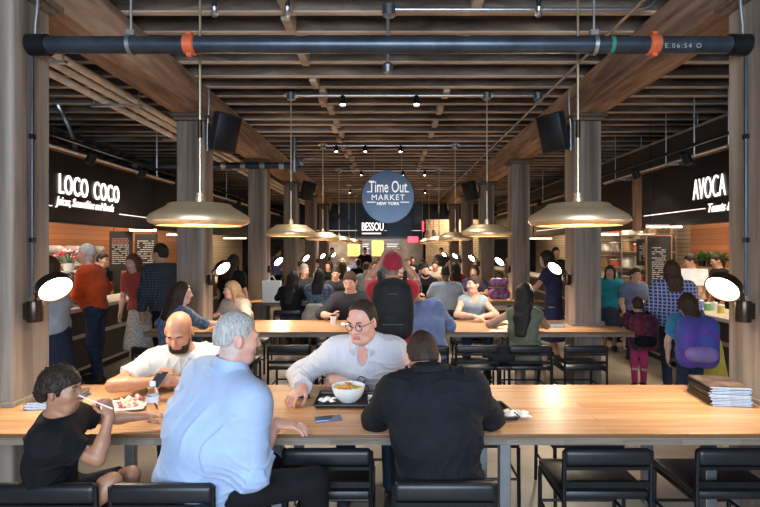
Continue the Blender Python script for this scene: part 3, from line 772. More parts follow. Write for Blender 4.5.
# ------------------------------------------------------------------ food stalls down both sides
XF = 4.4
def fascia(s, y0, y1, label):
    t = thing('stall_sign_fascia', label, 'sign', (s * XF, y0, 0))
    a, b = (0, .12) if s > 0 else (-.12, 0)
    MB().b2((a, 0, 2.07), (b, y1 - y0, 2.98)).build('panel', m_fascia, t)
    MB().b2((a - .02, 0, 2.98), (b + .02, y1 - y0, 3.01)).build('top_rail', m_wtrim, t)
    MB().b2((a - .01, 0, 2.04), (b + .01, y1 - y0, 2.07)).build('bottom_rail', m_blk, t)
    return t
fl1 = fascia(-1, 3.5, 10.4, 'black sign board over the left stall reading LOCO COCO')
fl2 = fascia(-1, 10.5, 16.2, 'plain black sign board over the second left stall')
fl3 = fascia(-1, 16.3, 22, 'plain black sign board over the furthest left stall')
fr1 = fascia(1, 3.5, 8.7, 'black sign board over the right stall reading AVOCA')
fr2 = fascia(1, 8.86, 15.2, 'plain black sign board behind the wooden post on the right')
fr3 = fascia(1, 15.3, 22, 'plain black sign board over the furthest right stall')
RL, RR = (PI / 2, 0, PI / 2), (PI / 2, 0, -PI / 2)
ly = 3.5
def lt(parent, s, body, size, Y, z, mat, sx, **k):
    return text('lettering', body, size, (-s * .012 if s > 0 else .012, Y - (3.5 if parent in (fl1, fr1) else 0), z), RL if s < 0 else RR, mat, parent, sx=sx, **k)
lt(fl1, -1, 'LOCO', .385, 6.64, 2.43, g_letter, .57, bold=0., ext=.008, space=1.1)
lt(fl1, -1, 'COCO', .385, 7.43, 2.43, g_letter, .57, bold=0., ext=.008, space=1.1)
lt(fl1, -1, 'Juices, Smoothies and Bowls', .165, 6.6, 2.275, g_sub, .72, shear=.35, bold=.002, ext=.006)
lt(fr1, 1, 'AVOCA', .44, 7.22, 2.385, g_letter, .46, bold=-.007, ext=.006, space=1.0)
lt(fr1, 1, 'Toasts &', .17, 6.9, 2.19, g_sub, .8, shear=.35, bold=.002, ext=.006)
for (p, s, y0, y1) in ((fl1, -1, 3.6, 6.5), (fl1, -1, 8.15, 10.2), (fr1, 1, 6.95, 8.6)):
    MB().b2((-.01, y0 - 3.5, 2.265), (.012, y1 - 3.5, 2.275)).build('neon_line', g_sub, p, loc=(.012 if s < 0 else -.012, 0, -.02))
MB().b2((-.02, .1, 2.2), (-.008, 6, 2.213)).build('neon_line', g_sub, fr2)
for s, Y, l in ((1, 8.78, 'wooden post between the two right stall signs'), (-1, 10.45, 'wooden post between the left stall signs')):
    o = MB().b2((-.07, -.07, 0), (.07, .07, 1.12)).build('sign_post', m_wtrim, loc=(s * (XF - .02), Y, 2.0)); tag(o, l, 'post')
for s, Y, l in ((-1, 3.5, 'left'), (1, 3.5, 'right')): pass
# stall interiors: back walls
struct(MB().b2((-6.55, 3.0, 0), (-6.45, 15.5, 4)).build('wall_left', m_tile))
struct(MB().b2((-6.55, 15.5, 0), (-6.45, 22, 4)).build('wall_left', m_brick))
struct(MB().b2((6.45, 3.0, 0), (6.55, 10.7, 4)).build('wall_right', m_tile))
struct(MB().b2((6.45, 10.7, 0), (6.55, 22, 4)).build('wall_right', m_brick))
struct(MB().b2((1.55, 21, 0), (4.3, 21.15, 2.9)).build('wall_back', m_brick))
for s in (-1, 1): struct(MB().b2((min(s * 4.53, s * 6.45), 3.5, 2.94), (max(s * 4.53, s * 6.45), 22, 2.98)).build('ceiling', m_dark))  # unseen stall roof added to keep stall bounce off the upper void
# counters
m_ctop = M('pale_stone_counter', (.62, .57, .5), .25, 0, .12, 9); m_cdark = M('dark_counter_front', (.022, .02, .02), .4, 0, .3, 6)
m_trim = M('steel_trim', (.6, .58, .54), .28, .9, .06)
def counter(s, y0, y1, label, top=.92):
    t = thing('service_counter', label, 'counter', (s * 4.0, y0, 0)); sg = s
    def bx(x0, x1, ya, yb, z0, z1): return ((min(sg * x0, sg * x1), ya, z0), (max(sg * x0, sg * x1), yb, z1))
    L = y1 - y0
    MB().b2(*bx(.04, .62, 0, L, .1, top - .05)).build('cabinet', m_cdark, t)
    MB().b2(*bx(0, .66, -.01, L, top - .05, top)).build('worktop', m_ctop, t, bevel=.006)
    MB().b2(*bx(.09, .6, .02, L, 0, .1)).build('plinth', m_blk, t)
    MB().b2(*bx(.02, .042, 0, L, .52, .57)).build('trim_rail', m_trim, t); MB().b2(*bx(.02, .042, 0, L, .1, .13)).build('kick_rail', m_trim, t)
    return t
counter(-1, 3.6, 10.2, 'dark counter with pale top at the stall with the LOCO COCO sign')
counter(-1, 10.5, 16, 'dark counter of the second left stall'); counter(-1, 16.3, 22, 'dark counter of the furthest left stall')
counter(1, 3.8, 8.7, 'dark counter with bright top at the stall reading AVOCA', .86)
counter(1, 9.0, 15.2, 'dark counter behind the children on the right'); counter(1, 15.4, 22, 'dark counter of the furthest right stall')
m_clear = glass('display_glass', (.95, .98, .97), .02, 1.05)
def display(x, y, z, w, d, h, label):
    t = thing('display_case', label, 'case', (x, y, z))
    mb = MB(); mb.b2((-w / 2, -d / 2, 0), (w / 2, d / 2, .02)); mb.b2((-w / 2, -d / 2, h - .02), (w / 2, d / 2, h))
    for a in (-1, 1):
        for b in (-1, 1): mb.box((a * (w / 2 - .01), b * (d / 2 - .01), h / 2), (.02, .02, h))
    mb.build('case_frame', m_trim, t)
    MB().b2((-w / 2 + .02, -d / 2 + .02, h * .48), (w / 2 - .02, d / 2 - .02, h * .5)).build('shelf', m_trim, t)
    MB().b2((-w / 2, -d / 2 + .002, .02), (-w / 2 + .004, d / 2 - .002, h - .02)).b2((w / 2 - .004, -d / 2 + .002, .02), (w / 2, d / 2 - .002, h - .02)).build('pane', m_clear, t)
    return t
display(-4.36, 6.95, .921, .42, .8, .46, 'glass display case of juices on the left counter')
cols = [(.6, .1, .08), (.75, .4, .05), (.2, .4, .08), (.7, .65, .5), (.5, .08, .25)]
mj = [M('juice_%s' % n, c, .3) for n, c in zip(('red', 'amber', 'green', 'cream', 'berry'), cols)]
cn = ('red', 'amber', 'green', 'cream', 'berry')
def juice(x, y, z, i, label, grp):
    t = thing('juice_bottle', label, 'bottle', (x, y, z), 0, grp)
    MB().lathe([(0, 0), (.03, 0), (.032, .01), (.032, .1), (.018, .135), (.015, .15), (0, .15)], n=14).build('bottle_body', mj[i], t)
    MB().lathe([(0, .15), (.018, .15), (.018, .17), (0, .17)], n=12).build('cap', m_white, t); return t
for lv, zz in (('lower', .942), ('upper', 1.152)):
    for q in range(5): juice(-4.36, 6.68 + .13 * q, zz, (q + (lv == 'upper') * 2) % 5, f'{cn[(q + (lv == "upper") * 2) % 5]} juice bottle on the {lv} shelf of the left display case', 'juices in the left display case')
# back shelf with mixers
struct_shelf = thing('back_shelf', 'wooden back shelf carrying white mixers in the left stall', 'shelf', (-6.2, 6.6, 0))
MB().b2((-.24, -2.4, 1.3), (.24, 4.6, 1.34)).build('shelf_board', m_wtrim, struct_shelf)
MB().b2((-.2, -2.4, 0), (.2, 4.6, 1.3)).build('cupboard', m_cdark, struct_shelf)
m_mix = M('mixer_grey', (.4, .4, .4), .3)
def mixer(x, y, z, label):
    t = thing('stand_mixer', label, 'mixer', (x, y, z), 0, 'white mixers on the back shelf'); mw = m_white
    mw = m_mix; MB().rbox((0, 0, .03), (.34, .22, .06), .025).build('base', mw, t); MB().rbox((-.11, 0, .17), (.12, .13, .26), .04).build('column', mw, t)
    MB().rbox((.02, 0, .33), (.38, .17, .15), .07, None, 4).build('motor_head', mw, t); MB().lathe([(0, 0), (.05, 0), (.1, .06), (.11, .17), (.105, .17), (0, .03)], (.08, 0, .062), 20).build('mixing_bowl', m_trim, t)
    return t
for i, px in enumerate((52, 72, 94)):
    Y = 8.35 + .02 * i; Y = -6.15 * F / (px - 389); mixer(-6.15, Y, 1.341, f'white stand mixer, {["first", "second", "third"][i]} from the column on the left stall shelf')
# flowers
t = thing('flower_arrangement', 'pink and red flowers in a vase on the left display case', 'flowers', (-4.42, 6.9, 1.382))
MB().lathe([(0, 0), (.05, 0), (.07, .05), (.06, .1), (.05, .11), (0, .1)], n=18).build('vase', m_white, t)
rs = random.Random(5); mf = [M('flower_pink', (.75, .2, .3), .6), M('flower_red', (.6, .03, .05), .6), M('flower_white', (.8, .68, .64), .6)]
for i in range(16):
    a = i * 2.4; q = .04 + .2 * (i / 16); c = (q * .7 * math.cos(a), q * 1.2 * math.sin(a), .2 + .07 * math.cos(q * 8) + rs.uniform(-.03, .03))
    mb = MB()
    for k in range(6):
        b = k * PI / 3; mb.ball((c[0] + .022 * math.cos(b), c[1] + .022 * math.sin(b), c[2]), .02, 4, (1, 1, .7))
    mb.ball((c[0], c[1], c[2] + .012), .02, 4); mb.build('blossom', mf[i % 3], t)
    MB().tube([(0, 0, .08), (c[0], c[1], c[2])], .004, 5).build('stem', m_green, t)
# menu boards
m_board = M('menu_board_black', (.012, .012, .013), .5, 0, .2); m_chalk = M('menu_lettering', (.5, .48, .45), .7); m_chalkr = M('menu_heading', (.55, .2, .14), .7)
def menu(x, y, z0, w, h, label, rows, head=None, rz=0, frame_m=None):
    t = thing('menu_board' if frame_m else 'hanging_menu_board', label, 'menu board', (x, y, z0), rz)
    MB().b2((-w / 2, 0, 0), (w / 2, .03, h)).build('board', m_board, t)
    if frame_m:
        mb = MB(); mb.b2((-w / 2 - .02, -.005, 0), (-w / 2, .035, h)); mb.b2((w / 2, -.005, 0), (w / 2 + .02, .035, h)); mb.b2((-w / 2 - .02, -.005, h), (w / 2 + .02, .035, h + .02)); mb.build('board_frame', frame_m, t)
    rs = random.Random(int(w * 1000 + rows)); mb = MB(); hd = MB(); st = h * .68 / rows
    for i in range(rows):
        z = h * .8 - i * st; mg = .3 if frame_m else .38; xx = -w * mg
        m2 = hd if (head and i < 3) else mb
        while xx < w * mg - .01:
            l = rs.uniform(.02, .07) * w / .37; l = min(l, w * mg - xx)
            if rs.random() < .85: m2.b2((xx, -.003, z), (xx + l * .8, .001, z + st * .34))
            xx += l
    mb.build('menu_text', m_chalk, t)
    if hd.v: hd.build('menu_heading', m_chalkr, t)
    return t
menu(-4.52, 8.42, 1.32, .38, .66, 'black hanging menu board with red heading over the left counter', 13, True)
menu(-4.62, 9.5, 1.25, .42, .72, 'black menu board with white heading further along the left counter', 12)
for x, y in ((-4.52, 8.435), (-4.62, 9.515)):
    o = MB().tube([(-.12, 0, 0), (-.12, 0, .36)], .005, 6).tube([(.12, 0, 0), (.12, 0, .36)], .005, 6)
    o = o.build('menu_hanger', m_blk, loc=(x, y, 1.98)); tag(o, f'thin black wires holding the {"red-headed" if x > -4.6 else "white-headed"} menu board', 'hanger')
menu(4.32, 8.0, .93, .38, .96, 'tall black framed menu board standing on the right counter', 20, None, 0, m_wtrim)
menu(5.9, 11.4, 1.3, .5, .6, 'small white-lettered menu board at the back of the right stall', 9)
o = MB().b2((-.22, -.02, 0), (.22, .12, .07)).build('counter_riser', m_cdark, loc=(4.32, 7.98, .861)); tag(o, 'low dark riser under the tall menu board on the right counter', 'riser')
for x, y, w, l in ((-4.6, 9.35, .5, 'bright strip light over the white-headed menu board on the left'), (4.32, 7.85, .55, 'bright strip light over the tall menu board on the right'), (5.2, 12.2, .8, 'bright strip light deep in the second right stall'), (-5.2, 12.6, .8, 'bright strip light deep in the second left stall'), (5.3, 17.5, .8, 'bright strip light in the furthest right stall'), (-5.3, 17.2, .8, 'bright strip light in the furthest left stall')):
    t = thing('hanging_strip_light', l, 'light', (x, y, 2.02)); MB().b2((-w / 2, -.03, .02), (w / 2, .03, .05)).build('housing', m_white, t); MB().b2((-w / 2 + .01, -.025, 0), (w / 2 - .01, .025, .02)).build('tube', g_warm, t)
    MB().tube([(-w * .4, 0, .05), (-w * .4, 0, 2.0)], .004, 5).tube([(w * .4, 0, .05), (w * .4, 0, 2.0)], .004, 5).build('wire', m_blk, t)
# spotlights on tracks before the sign boards
for s, nm in ((-1, 'left'), (1, 'right')):
    t = thing('spot_track', f'black spotlight track in front of the {nm} stall signs', 'track', (s * 3.75, 0, 2.95))
    MB().b2((-.02, 4.5, 0), (.02, 20, .035)).build('track_rail', m_blk, t)
    MB().tube([(0, 5, .03), (0, 5, 1.0)], .006, 6).tube([(0, 9, .03), (0, 9, 1.0)], .006, 6).tube([(0, 14, .03), (0, 14, 1.0)], .006, 6).build('hanger_rod', m_zinc, t)
    for i, Y in enumerate((6.3, 7.6, 8.9, 10.4, 12.5)):
        mb = MB(); d = Vector((s * .55, .25, -.8)).normalized(); a = Vector((0, Y, -.12))
        mb.tube([(0, Y, 0), tuple(a)], .012, 6); mb.lathe([(0, -.08), (.05, -.08), (.06, .06), (.05, .07), (.045, .03)], tuple(a), 14, tuple(d)); mb.build('spot_housing', m_blk, t)
        MB().lathe([(.046, .04), (0, .05)], tuple(a), 14, tuple(d)).build('spot_bulb', g_bulb, t)
    for Y in (6, 8, 10.5, 14): lamp('SPOT', 'track_spot', (s * 3.8, Y, 2.75), 16, (1, .86, .68), .06, None, (s * .6, .1, -1), 95, .6)
    for Y, e in ((5.8, 40), (8.4, 42), (12.5, 40), (18, 36)): lamp('AREA', 'stall_light', (s * 5.3, Y, 2.88), e, (1, .8, .55), .5, None, (0, 0, -1), sy=2.2)
# kitchen rack with tubs in the second right stall
t = thing('kitchen_rack', 'tall steel kitchen rack at the back of the second right stall', 'rack', (6.1, 12.6, 0))
for zz in (.3, .8, 1.2, 1.6, 2.0): MB().b2((-.25, -1.6, zz), (.25, 1.6, zz + .025)).build('rack_shelf', m_trim, t)
for a in (-.23, .23):
    for b in (-1.57, 0, 1.57): MB().b2((a - .015, b - .015, 0), (a + .015, b + .015, 2.1)).build('post', m_trim, t)
tc = [('white', M('tub_white', (.7, .68, .64), .5)), ('steel', m_trim), ('brown', M('tub_brown', (.28, .17, .09), .6)), ('red', M('tub_red', (.4, .06, .04), .5))]
lvn = {.8: 'lowest', 1.2: 'second', 1.6: 'third', 2.0: 'top'}; od = ['nearest', 'second', 'third', 'fourth', 'fifth']
for zz in (.8, 1.2, 1.6, 2.0):
    for q in range(5):
        n_, mm = tc[(q * 3 + int(zz * 5)) % 4]; hh = .16 + .1 * ((q * 2 + int(zz * 10)) % 3) / 2
        tb = thing('storage_tub', f'{n_} storage tub, {od[q]} on the {lvn[zz]} filled shelf of the kitchen rack', 'tub', (6.08, 11.25 + .66 * q, zz + .0255), 0, 'tubs on the kitchen rack')
        MB().rbox((0, 0, hh / 2), (.3, .4, hh), .03).build('tub_body', mm, tb); MB().rbox((0, 0, hh + .01), (.32, .42, .022), .008).build('lid', m_white, tb)
# things on the right counter
for i in range(9):
    px = 664 + 6.5 * i; X = 4.3 + .12 * (i % 2); Y = min(8.0, X * F / (px - 389)) - .1
    t = thing('storage_jar', f'{["blue", "green", "white", "yellow", "purple"][i % 5]} jar, {["first", "second", "third", "fourth", "fifth", "sixth", "seventh", "eighth", "ninth"][i]} from the tall menu board on the right counter', 'jar', (X, Y, .861), 0, 'jars along the right counter')
    MB().lathe([(0, 0), (.04, 0), (.045, .03), (.04, .09), (0, .09)], n=14).build('jar_body', M('jar_%d' % i, [(.15, .3, .7), (.15, .4, .15), (.75, .75, .7), (.7, .55, .1), (.35, .15, .5)][i % 5], .3), t)
    MB().lathe([(0, .09), (.042, .09), (.042, .105), (0, .105)], n=14).build('lid', m_white, t)
t = thing('order_screen', 'white tilted order screen on the right counter', 'screen', (4.4, 7.2, .861), R(-25)); MB().box((0, .05, .2), (.04, .04, .4)).build('stand', m_trim, t); MB().box((0, 0, .42), (.34, .025, .26), Matrix.Rotation(-.5, 3, 'X')).build('panel', M('screen_white', (.75, .75, .75), .3), t); MB().rbox((0, .05, .008), (.2, .2, .016), .004).build('base', m_trim, t)
t = thing('back_shelf', 'wooden back shelf with plants in the right stall', 'shelf', (6.2, 6.6, 0)); MB().b2((-.24, -2.4, 1.3), (.24, 4.4, 1.34)).build('shelf_board', m_wtrim, t); MB().b2((-.2, -2.4, 0), (.2, 4.4, 1.3)).build('cupboard', m_tile, t)
m_leaf = M('leaf_green', (.05, .13, .03), .5, 0, .4, 20)
for i, px in enumerate((702, 711, 721)):
    Y = 6.15 * F / (px - 389); t = thing('potted_plant', f'leafy potted plant, {["furthest", "middle", "nearest"][i]} of three on the right stall shelf', 'plant', (6.15, Y, 1.341), 0, 'plants on the right stall shelf')
    MB().lathe([(0, 0), (.06, 0), (.08, .13), (.07, .13), (0, .11)], n=16).build('pot', m_dark, t)
    mb = MB(); rs = random.Random(i)
    for q in range(60):
        a = rs.uniform(0, 6.3); e = rs.uniform(.1, 1.3); l = rs.uniform(.12, .26); d = Vector((math.cos(a) * math.cos(e), math.sin(a) * math.cos(e), math.sin(e))); sdv = d.cross(Vector((0, 0, 1))).normalized() * .025
        b = Vector((0, 0, .12)); m = b + d * l * .6; tip = b + d * l - Vector((0, 0, .04)); mb.add([b, m + sdv, tip, m - sdv], [(0, 1, 2, 3)])
    mb.build('foliage', m_leaf, t)
for i in range(6):
    juice(6.1, 5.9 + .14 * i, 1.341, i % 5, f'{cn[i % 5]} bottle, {["first", "second", "third", "fourth", "fifth", "sixth"][i]} of the row on the right stall shelf', 'bottles on the right stall shelf')
# ------------------------------------------------------------------ round hanging sign
t = thing('hanging_round_sign', 'round blue-grey hanging sign reading TimeOut Market New York', 'sign', (wx(388, 10.9), 10.9, wz(197, 10.9)))
RD = .575
m_disc = M('slate_blue_sign', (.055, .095, .165), .3, .25, .1, 3)
MB().lathe([(0, -.03), (RD - .01, -.03), (RD, -.02), (RD, .02), (RD - .01, .03), (0, .03)], n=72, ax=(0, -1, 0)).build('disc', m_disc, t)
m_sw = glow('sign_white', (.85, .85, .82), .35)
text('lettering', 'Time Out', .36, (0, -.032, .1), (PI / 2, 0, 0), m_sw, t, sx=.58, align='CENTER', bold=.002)
text('lettering', 'MARKET', .175, (0, -.032, -.07), (PI / 2, 0, 0), m_sw, t, sx=1.0, align='CENTER', bold=0., space=1.15)
text('lettering', 'NEW YORK', .09, (0, -.032, -.175), (PI / 2, 0, 0), m_sw, t, align='CENTER', bold=.003, space=1.05)
mb = MB()
for a, b, z in ((-.46, -.36, .1), (.36, .46, .1), (-.46, -.27, -.125), (.27, .46, -.125)): mb.b2((a, -.037, z), (b, -.03, z + .018))
mb.build('white_bar', m_sw, t)
MB().tube([(-.3, 0, .49), (-.3, 0, 1.05)], .006, 6).tube([(.3, 0, .49), (.3, 0, 1.05)], .006, 6).build('hanger_rod', m_zinc, t)
# ------------------------------------------------------------------ far end
t = thing('stall_sign_fascia', 'dark blue sign board across the far end reading BESSOU', 'sign', (0, 22.0, 0))
MB().b2((-4.3, 0, 2.1), (1.5, .15, 3.7)).build('panel', M('navy_panel', (.012, .025, .05), .4, 0, .2), t)
MB().b2((-.1, -.06, 2.15), (1.0, -.005, 2.95)).build('lit_panel', M('blue_panel', (.02, .07, .16), .4), t)
text('lettering', 'BESSOU', .5, (wx(361.5, 22), -.03, 2.47), (PI / 2, 0, 0), g_letter, t, sx=.56, bold=.003)
MB().b2((wx(362, 22), -.03, 2.31), (wx(381, 22), -.02, 2.37)).build('subtitle_line', g_sub, t)
MB().b2((-4.2, -.03, 2.46), (-1.4, -.02, 2.475)).b2((-.2, -.03, 2.46), (1.4, -.02, 2.475)).build('neon_line', g_sub, t)
m_yel = glow('yellow_menu', (.85, .55, .12), .9); m_bm = glow('dark_menu', (.05, .06, .1), .3)
for i, (a, b, m, l) in enumerate(((348, 360, m_yel, 'yellow lit menu panel on the left under the BESSOU sign'), (361, 371, m_bm, 'dark menu panel between the two yellow ones'), (372, 383.5, m_yel, 'yellow lit menu panel on the right under the BESSOU sign'), (385, 400, m_bm, 'dark menu panel right of the yellow ones'))):
    t = thing('menu_sign', l, 'menu panel', (0, 21.9, 0)); MB().b2((wx(a, 22), 0, 1.35), (wx(b, 22), .04, 2.02)).build('panel', m, t)
    mb = MB(); xa, xb = wx(a, 22), wx(b, 22)
    for q in range(5): mb.b2((xa + .08, -.008, 1.45 + .1 * q), (xb - .08 - .05 * (q % 2), -.001, 1.49 + .1 * q))
    mb.build('menu_text', m_chalk if m is m_bm else M('ochre_text%d' % i, (.5, .28, .05)), t)
t = thing('service_counter', 'pale counter across the far end below the menu panels', 'counter', (0, 20.6, 0)); MB().b2((-4, 0, 0), (1.5, .6, .92)).build('cabinet', m_cdark, t); MB().b2((-4.05, -.03, .92), (1.52, .63, .96)).build('worktop', m_ctop, t)
struct(MB().b2((-4.3, 22.05, 0), (1.5, 22.2, 2.1)).build('wall_back', M('kitchen_wall', (.25, .2, .16), .5, 0, .3, 3)))
lamp('AREA', 'kitchen_light', (-1.2, 21.3, 2.06), 35, (1, .86, .68), 4, None, (0, .25, -1), sy=.6)
lamp('AREA', 'end_light', (2.8, 20.2, 3.0), 40, (1, .78, .5), 1.2, None, (0, .4, -1), sy=.5)
t = thing('exit_sign', 'small red lit exit sign near the far end', 'sign', (wx(413, 17), 17, wz(239.5, 17))); MB().rbox((0, 0, 0), (.34, .06, .2), .02).build('sign_box', g_red, t); MB().tube([(0, 0, .1), (0, 0, 1.7)], .01, 6).build('hanger_rod', m_blk, t)
t = thing('warning_light', 'thin red upright light above the exit sign', 'light', (wx(423, 17.4), 17.4, wz(232, 17.4))); MB().rbox((0, 0, .2), (.06, .05, .36), .02).build('light_body', g_red, t); MB().tube([(0, 0, .38), (0, 0, 1.48)], .008, 6).build('hanger_rod', m_blk, t)
for i, px in enumerate((427, 433.5)):
    t = thing('cone_shade', f'white cone lamp shade, {["left", "right"][i]} one of a pair beyond the exit sign', 'lamp', (wx(px, 18.5), 18.5, 1.95), 0, 'white cone shades at the far end'); MB().lathe([(.12, 0), (.1, .12), (.05, .4), (.03, .42), (0, .42)], n=20).build('shade', M('cone_white_%d' % i, (.8, .76, .68), .5), t); MB().tube([(0, 0, .42), (0, 0, 1.7)], .006, 6).build('cord', m_blk, t)
# ------------------------------------------------------------------ people
sk_light = skinm('skin_light', (.66, .41, .31)); sk_pink = skinm('skin_pink', (.68, .38, .29)); sk_tan = skinm('skin_tan', (.5, .28, .18)); sk_brown = skinm('skin_brown', (.4, .205, .12)); sk_dark = skinm('skin_dark', (.2, .1, .06))
m_lip = M('lip', (.5, .19, .16), .45); m_eyew = M('eye_white', (.5, .47, .44), .2, 0, .02); m_iris = M('eye_iris', (.03, .02, .015), .15)
hr_black = hairm('hair_black', (.022, .017, .014)); hr_brown = hairm('hair_brown', (.085, .045, .025)); hr_dkbrown = hairm('hair_dark_brown', (.045, .026, .017)); hr_grey = hairm('hair_grey', (.48, .46, .43), (.22, .21, .2)); hr_blond = hairm('hair_blond', (.5, .36, .2), (.28, .18, .09)); hr_white = hairm('hair_white', (.68, .66, .62), (.4, .38, .36)); hr_curly = hairm('hair_curly', (.03, .018, .012))
def fr_axes(yaw, pitch, roll):
    """head frame in person space: right, forward, up"""
    m = Matrix.Rotation(-R(yaw), 3, 'Z') @ Matrix.Rotation(-R(pitch), 3, 'X') @ Matrix.Rotation(R(roll), 3, 'Y')
    return [np.array(m @ Vector(v)) for v in ((1, 0, 0), (0, 1, 0), (0, 0, 1))]
def ik(S_, T, l1, l2, pole):
    d = T - S_; L = np.linalg.norm(d); mx = (l1 + l2) * .995
    if L > mx: T = S_ + d * mx / L; d = T - S_; L = mx
    u = d / L; a = (l1 * l1 - l2 * l2 + L * L) / (2 * L); h = math.sqrt(max(l1 * l1 - a * a, 0))
    p = pole - u * pole.dot(u); return S_ + u * a + unit(p) * h, T
def hand_prims(W, d, n, right, s, curl=.35, spread=.0, thumb=.5):
    d = unit(d); n = unit(n - d * n.dot(d)); t = np.cross(n, d) * (1 if right else -1)
    P = [ell(W + d * .05 * s, (.054 * s, .043 * s, .017 * s), (d, t, n), k=.012), cap(W - d * .01 * s, W + d * .03 * s, .026 * s, .024 * s, .02, t, 1, 1.3)]
    for o, l, sp, cu in ((.031, .075, .12, 0), (.0105, .083, .03, .08), (-.0105, .078, -.05, .14), (-.030, .06, -.15, .2)):
        p = W + d * .088 * s + t * o * s; ang = 0; dd = unit(d + t * (sp * (.6 + spread)))
        for f, c in ((.46, .8), (.3, 1.1), (.24, .9)):
            ang += (curl + cu * curl) * c; v = dd * math.cos(ang) - n * math.sin(ang); q = p + v * l * f * s
            P.append(cap(p, q, .0088 * s, .0078 * s, .004)); p = q
    p = W + d * .02 * s + t * .028 * s
    for v, l, r in ((unit(d * .62 + t * .75 - n * (.25 + .3 * thumb)), .042, .0125), (unit(d * .85 + t * (.5 - .5 * thumb) - n * (.3 + .3 * thumb)), .032, .0105), (unit(d * .95 + t * (.2 - .5 * thumb) - n * (.3 + .3 * thumb)), .026, .009)):
        q = p + v * l * s; P.append(cap(p, q, r * s, r * .9 * s, .007)); p = q
    return P
NP = [0]; _st = {}
def stubble(sk, hr):
    k = sk.name + hr.name
    if k not in _st:
        a = [n for n in sk.node_tree.nodes if n.type == 'VALTORGB'][0].color_ramp.elements[1].color; b = [n for n in hr.node_tree.nodes if n.type == 'VALTORGB'][0].color_ramp.elements[1].color
        _st[k] = M('clipped_hair_' + sk.name + '_' + hr.name, [(a[i] * .42 + b[i] * .5) for i in range(3)], .6, 0, .25, 160)
    return _st[k]
def arm_clear(S_, E, W, y_off):
    lo = 9.
    for a, b in ((S_, E), (E, W)):
        for t in (0, .25, .5, .75, 1.):
            p = y_off(a + (b - a) * t)
            k = (p[1] - TF) % BAY
            if -.05 < k < TD + .05 and p[1] > TF - .1 and abs(p[0]) < 2.8: lo = min(lo, p[2])
    return lo
def person(label, x, y, yaw=0, H=1.75, sit=.45, hc=None, nbw=None, lean=8, side=0, twist=0, head=(0, 0, 0), R_=None, L_=None, skin=sk_light, eyes=True, collared=False, top=None, sleeve='short', gap=.012, fold=.004, bot=None, bots='long', hair=None, hstyle='short', vox=.012, w=1., belly=0., shoes=None, untuck=True, beard=None, bun=False, legs=None, group=None, nose=1., neckline=None, extra=None, browm=None, kid=0., skirt=None):
    s = H / 1.75; cy_, sy_ = math.cos(R(yaw)), math.sin(R(yaw))
    def L(p): dx, dy = p[0] - x, p[1] - y; return V(dx * cy_ - dy * sy_, dx * sy_ + dy * cy_, p[2])
    hs = s * (1 + kid)                                  # head scale
    hipz = (sit + .108 * s) if sit else .93 * s
    P0 = V(0, 0, hipz); lr = R(lean); sr = R(side)
    HR, HF, HU = fr_axes(*head)
    if hc is not None:
        h = L(hc); td = unit(h - P0 + V(0, 0, .2)); nb = h - unit(td * .8 + V(0, .12, .5) * 1.0) * .158 * s
    else:
        nb = P0 + .535 * s * unit(V(math.sin(sr), math.sin(lr), math.cos(lr) * math.cos(sr)))
        td = unit(nb - P0); h = nb + unit(td * .6 + V(0, .25, .7)) * .16 * s
    if nbw is not None: nb = L(nbw); td = unit(nb - P0)
    M_ = (P0 + nb) * .5 + V(0, -.035 - .03 * math.sin(lr), 0) * s
    tw = R(twist); SR = V(math.cos(tw), -math.sin(tw), 0); SR = unit(SR - td * SR.dot(td)); SF = np.cross(td, SR) * 1.
    X1 = V(1, 0, 0)
    sh = {1: nb - td * .078 * s + SR * .168 * s * w, -1: nb - td * .078 * s - SR * .168 * s * w}
    U = nb - td * .13 * s
    def torso(g):
        r = [cap(P0 - X1 * .075 * s * w, P0 + X1 * .075 * s * w, (.098 + g) * s, None, .06),
             cap(P0 + V(0, .0, .05 * s), M_, (.098 + g) * s * (1 + .35 * (w - 1)), (.105 + g) * s * w ** .5, .07, X1, .7 / w ** .4),
             cap(M_, U, (.105 + g) * s * w ** .5, (.108 + g) * s * w ** .3, .07, SR, .66 / w ** .5),
             cap(U + td * .02 * s - SR * .07 * s * w, U + td * .02 * s + SR * .07 * s * w, (.09 + g) * s, None, .07)]
        for q in (1, -1): r.append(cap(nb - td * .022 * s, sh[q], (.05 + g * .6) * s, (.056 + g * .7) * s, .07))
        if belly: r.append(ell(P0 * .55 + M_ * .45 + V(0, .06 + .05 * belly, .0) * s, ((.15 * w) * s, (.09 + .09 * belly + g) * s, (.15 + g) * s), k=.08))
        return r
    skinp = torso(0.)
    hb = h - HU * .07 * hs - HF * .012 * hs
    skinp.append(cap(nb - td * .05 * s, hb, .064 * s * w ** .3, .056 * s, .03))
    # head
    def HP(r, f, u): return h + (HR * r + HF * f + HU * u) * hs
    A = (HR, HF, HU); hi = vox < .0075
    hd = [ell(HP(0, -.014, .032), V(.076, .097, .092) * hs, A, .03), ell(HP(0, .022, -.038), V(.06, .07, .082) * hs, A, .035), cap(HP(-.028, .055, -.092), HP(.028, .055, -.092), .026 * hs, None, .03), cap(HP(-.03, .083, .022), HP(.03, .083, .022), .014 * hs, None, .02),
          cap(HP(0, .09, .012), HP(0, .109, -.026), .0085 * hs * nose, .0135 * hs * nose, .012), cap(HP(-.012, .096, -.031), HP(.012, .096, -.031), .009 * hs, None, .008), ell(HP(-.042, .062, -.025), V(.022, .026, .024) * hs, A, .03), ell(HP(.042, .062, -.025), V(.022, .026, .024) * hs, A, .03),
          cap(HP(-.018, .086, -.062), HP(.018, .086, -.062), .0095 * hs, None, .012)]
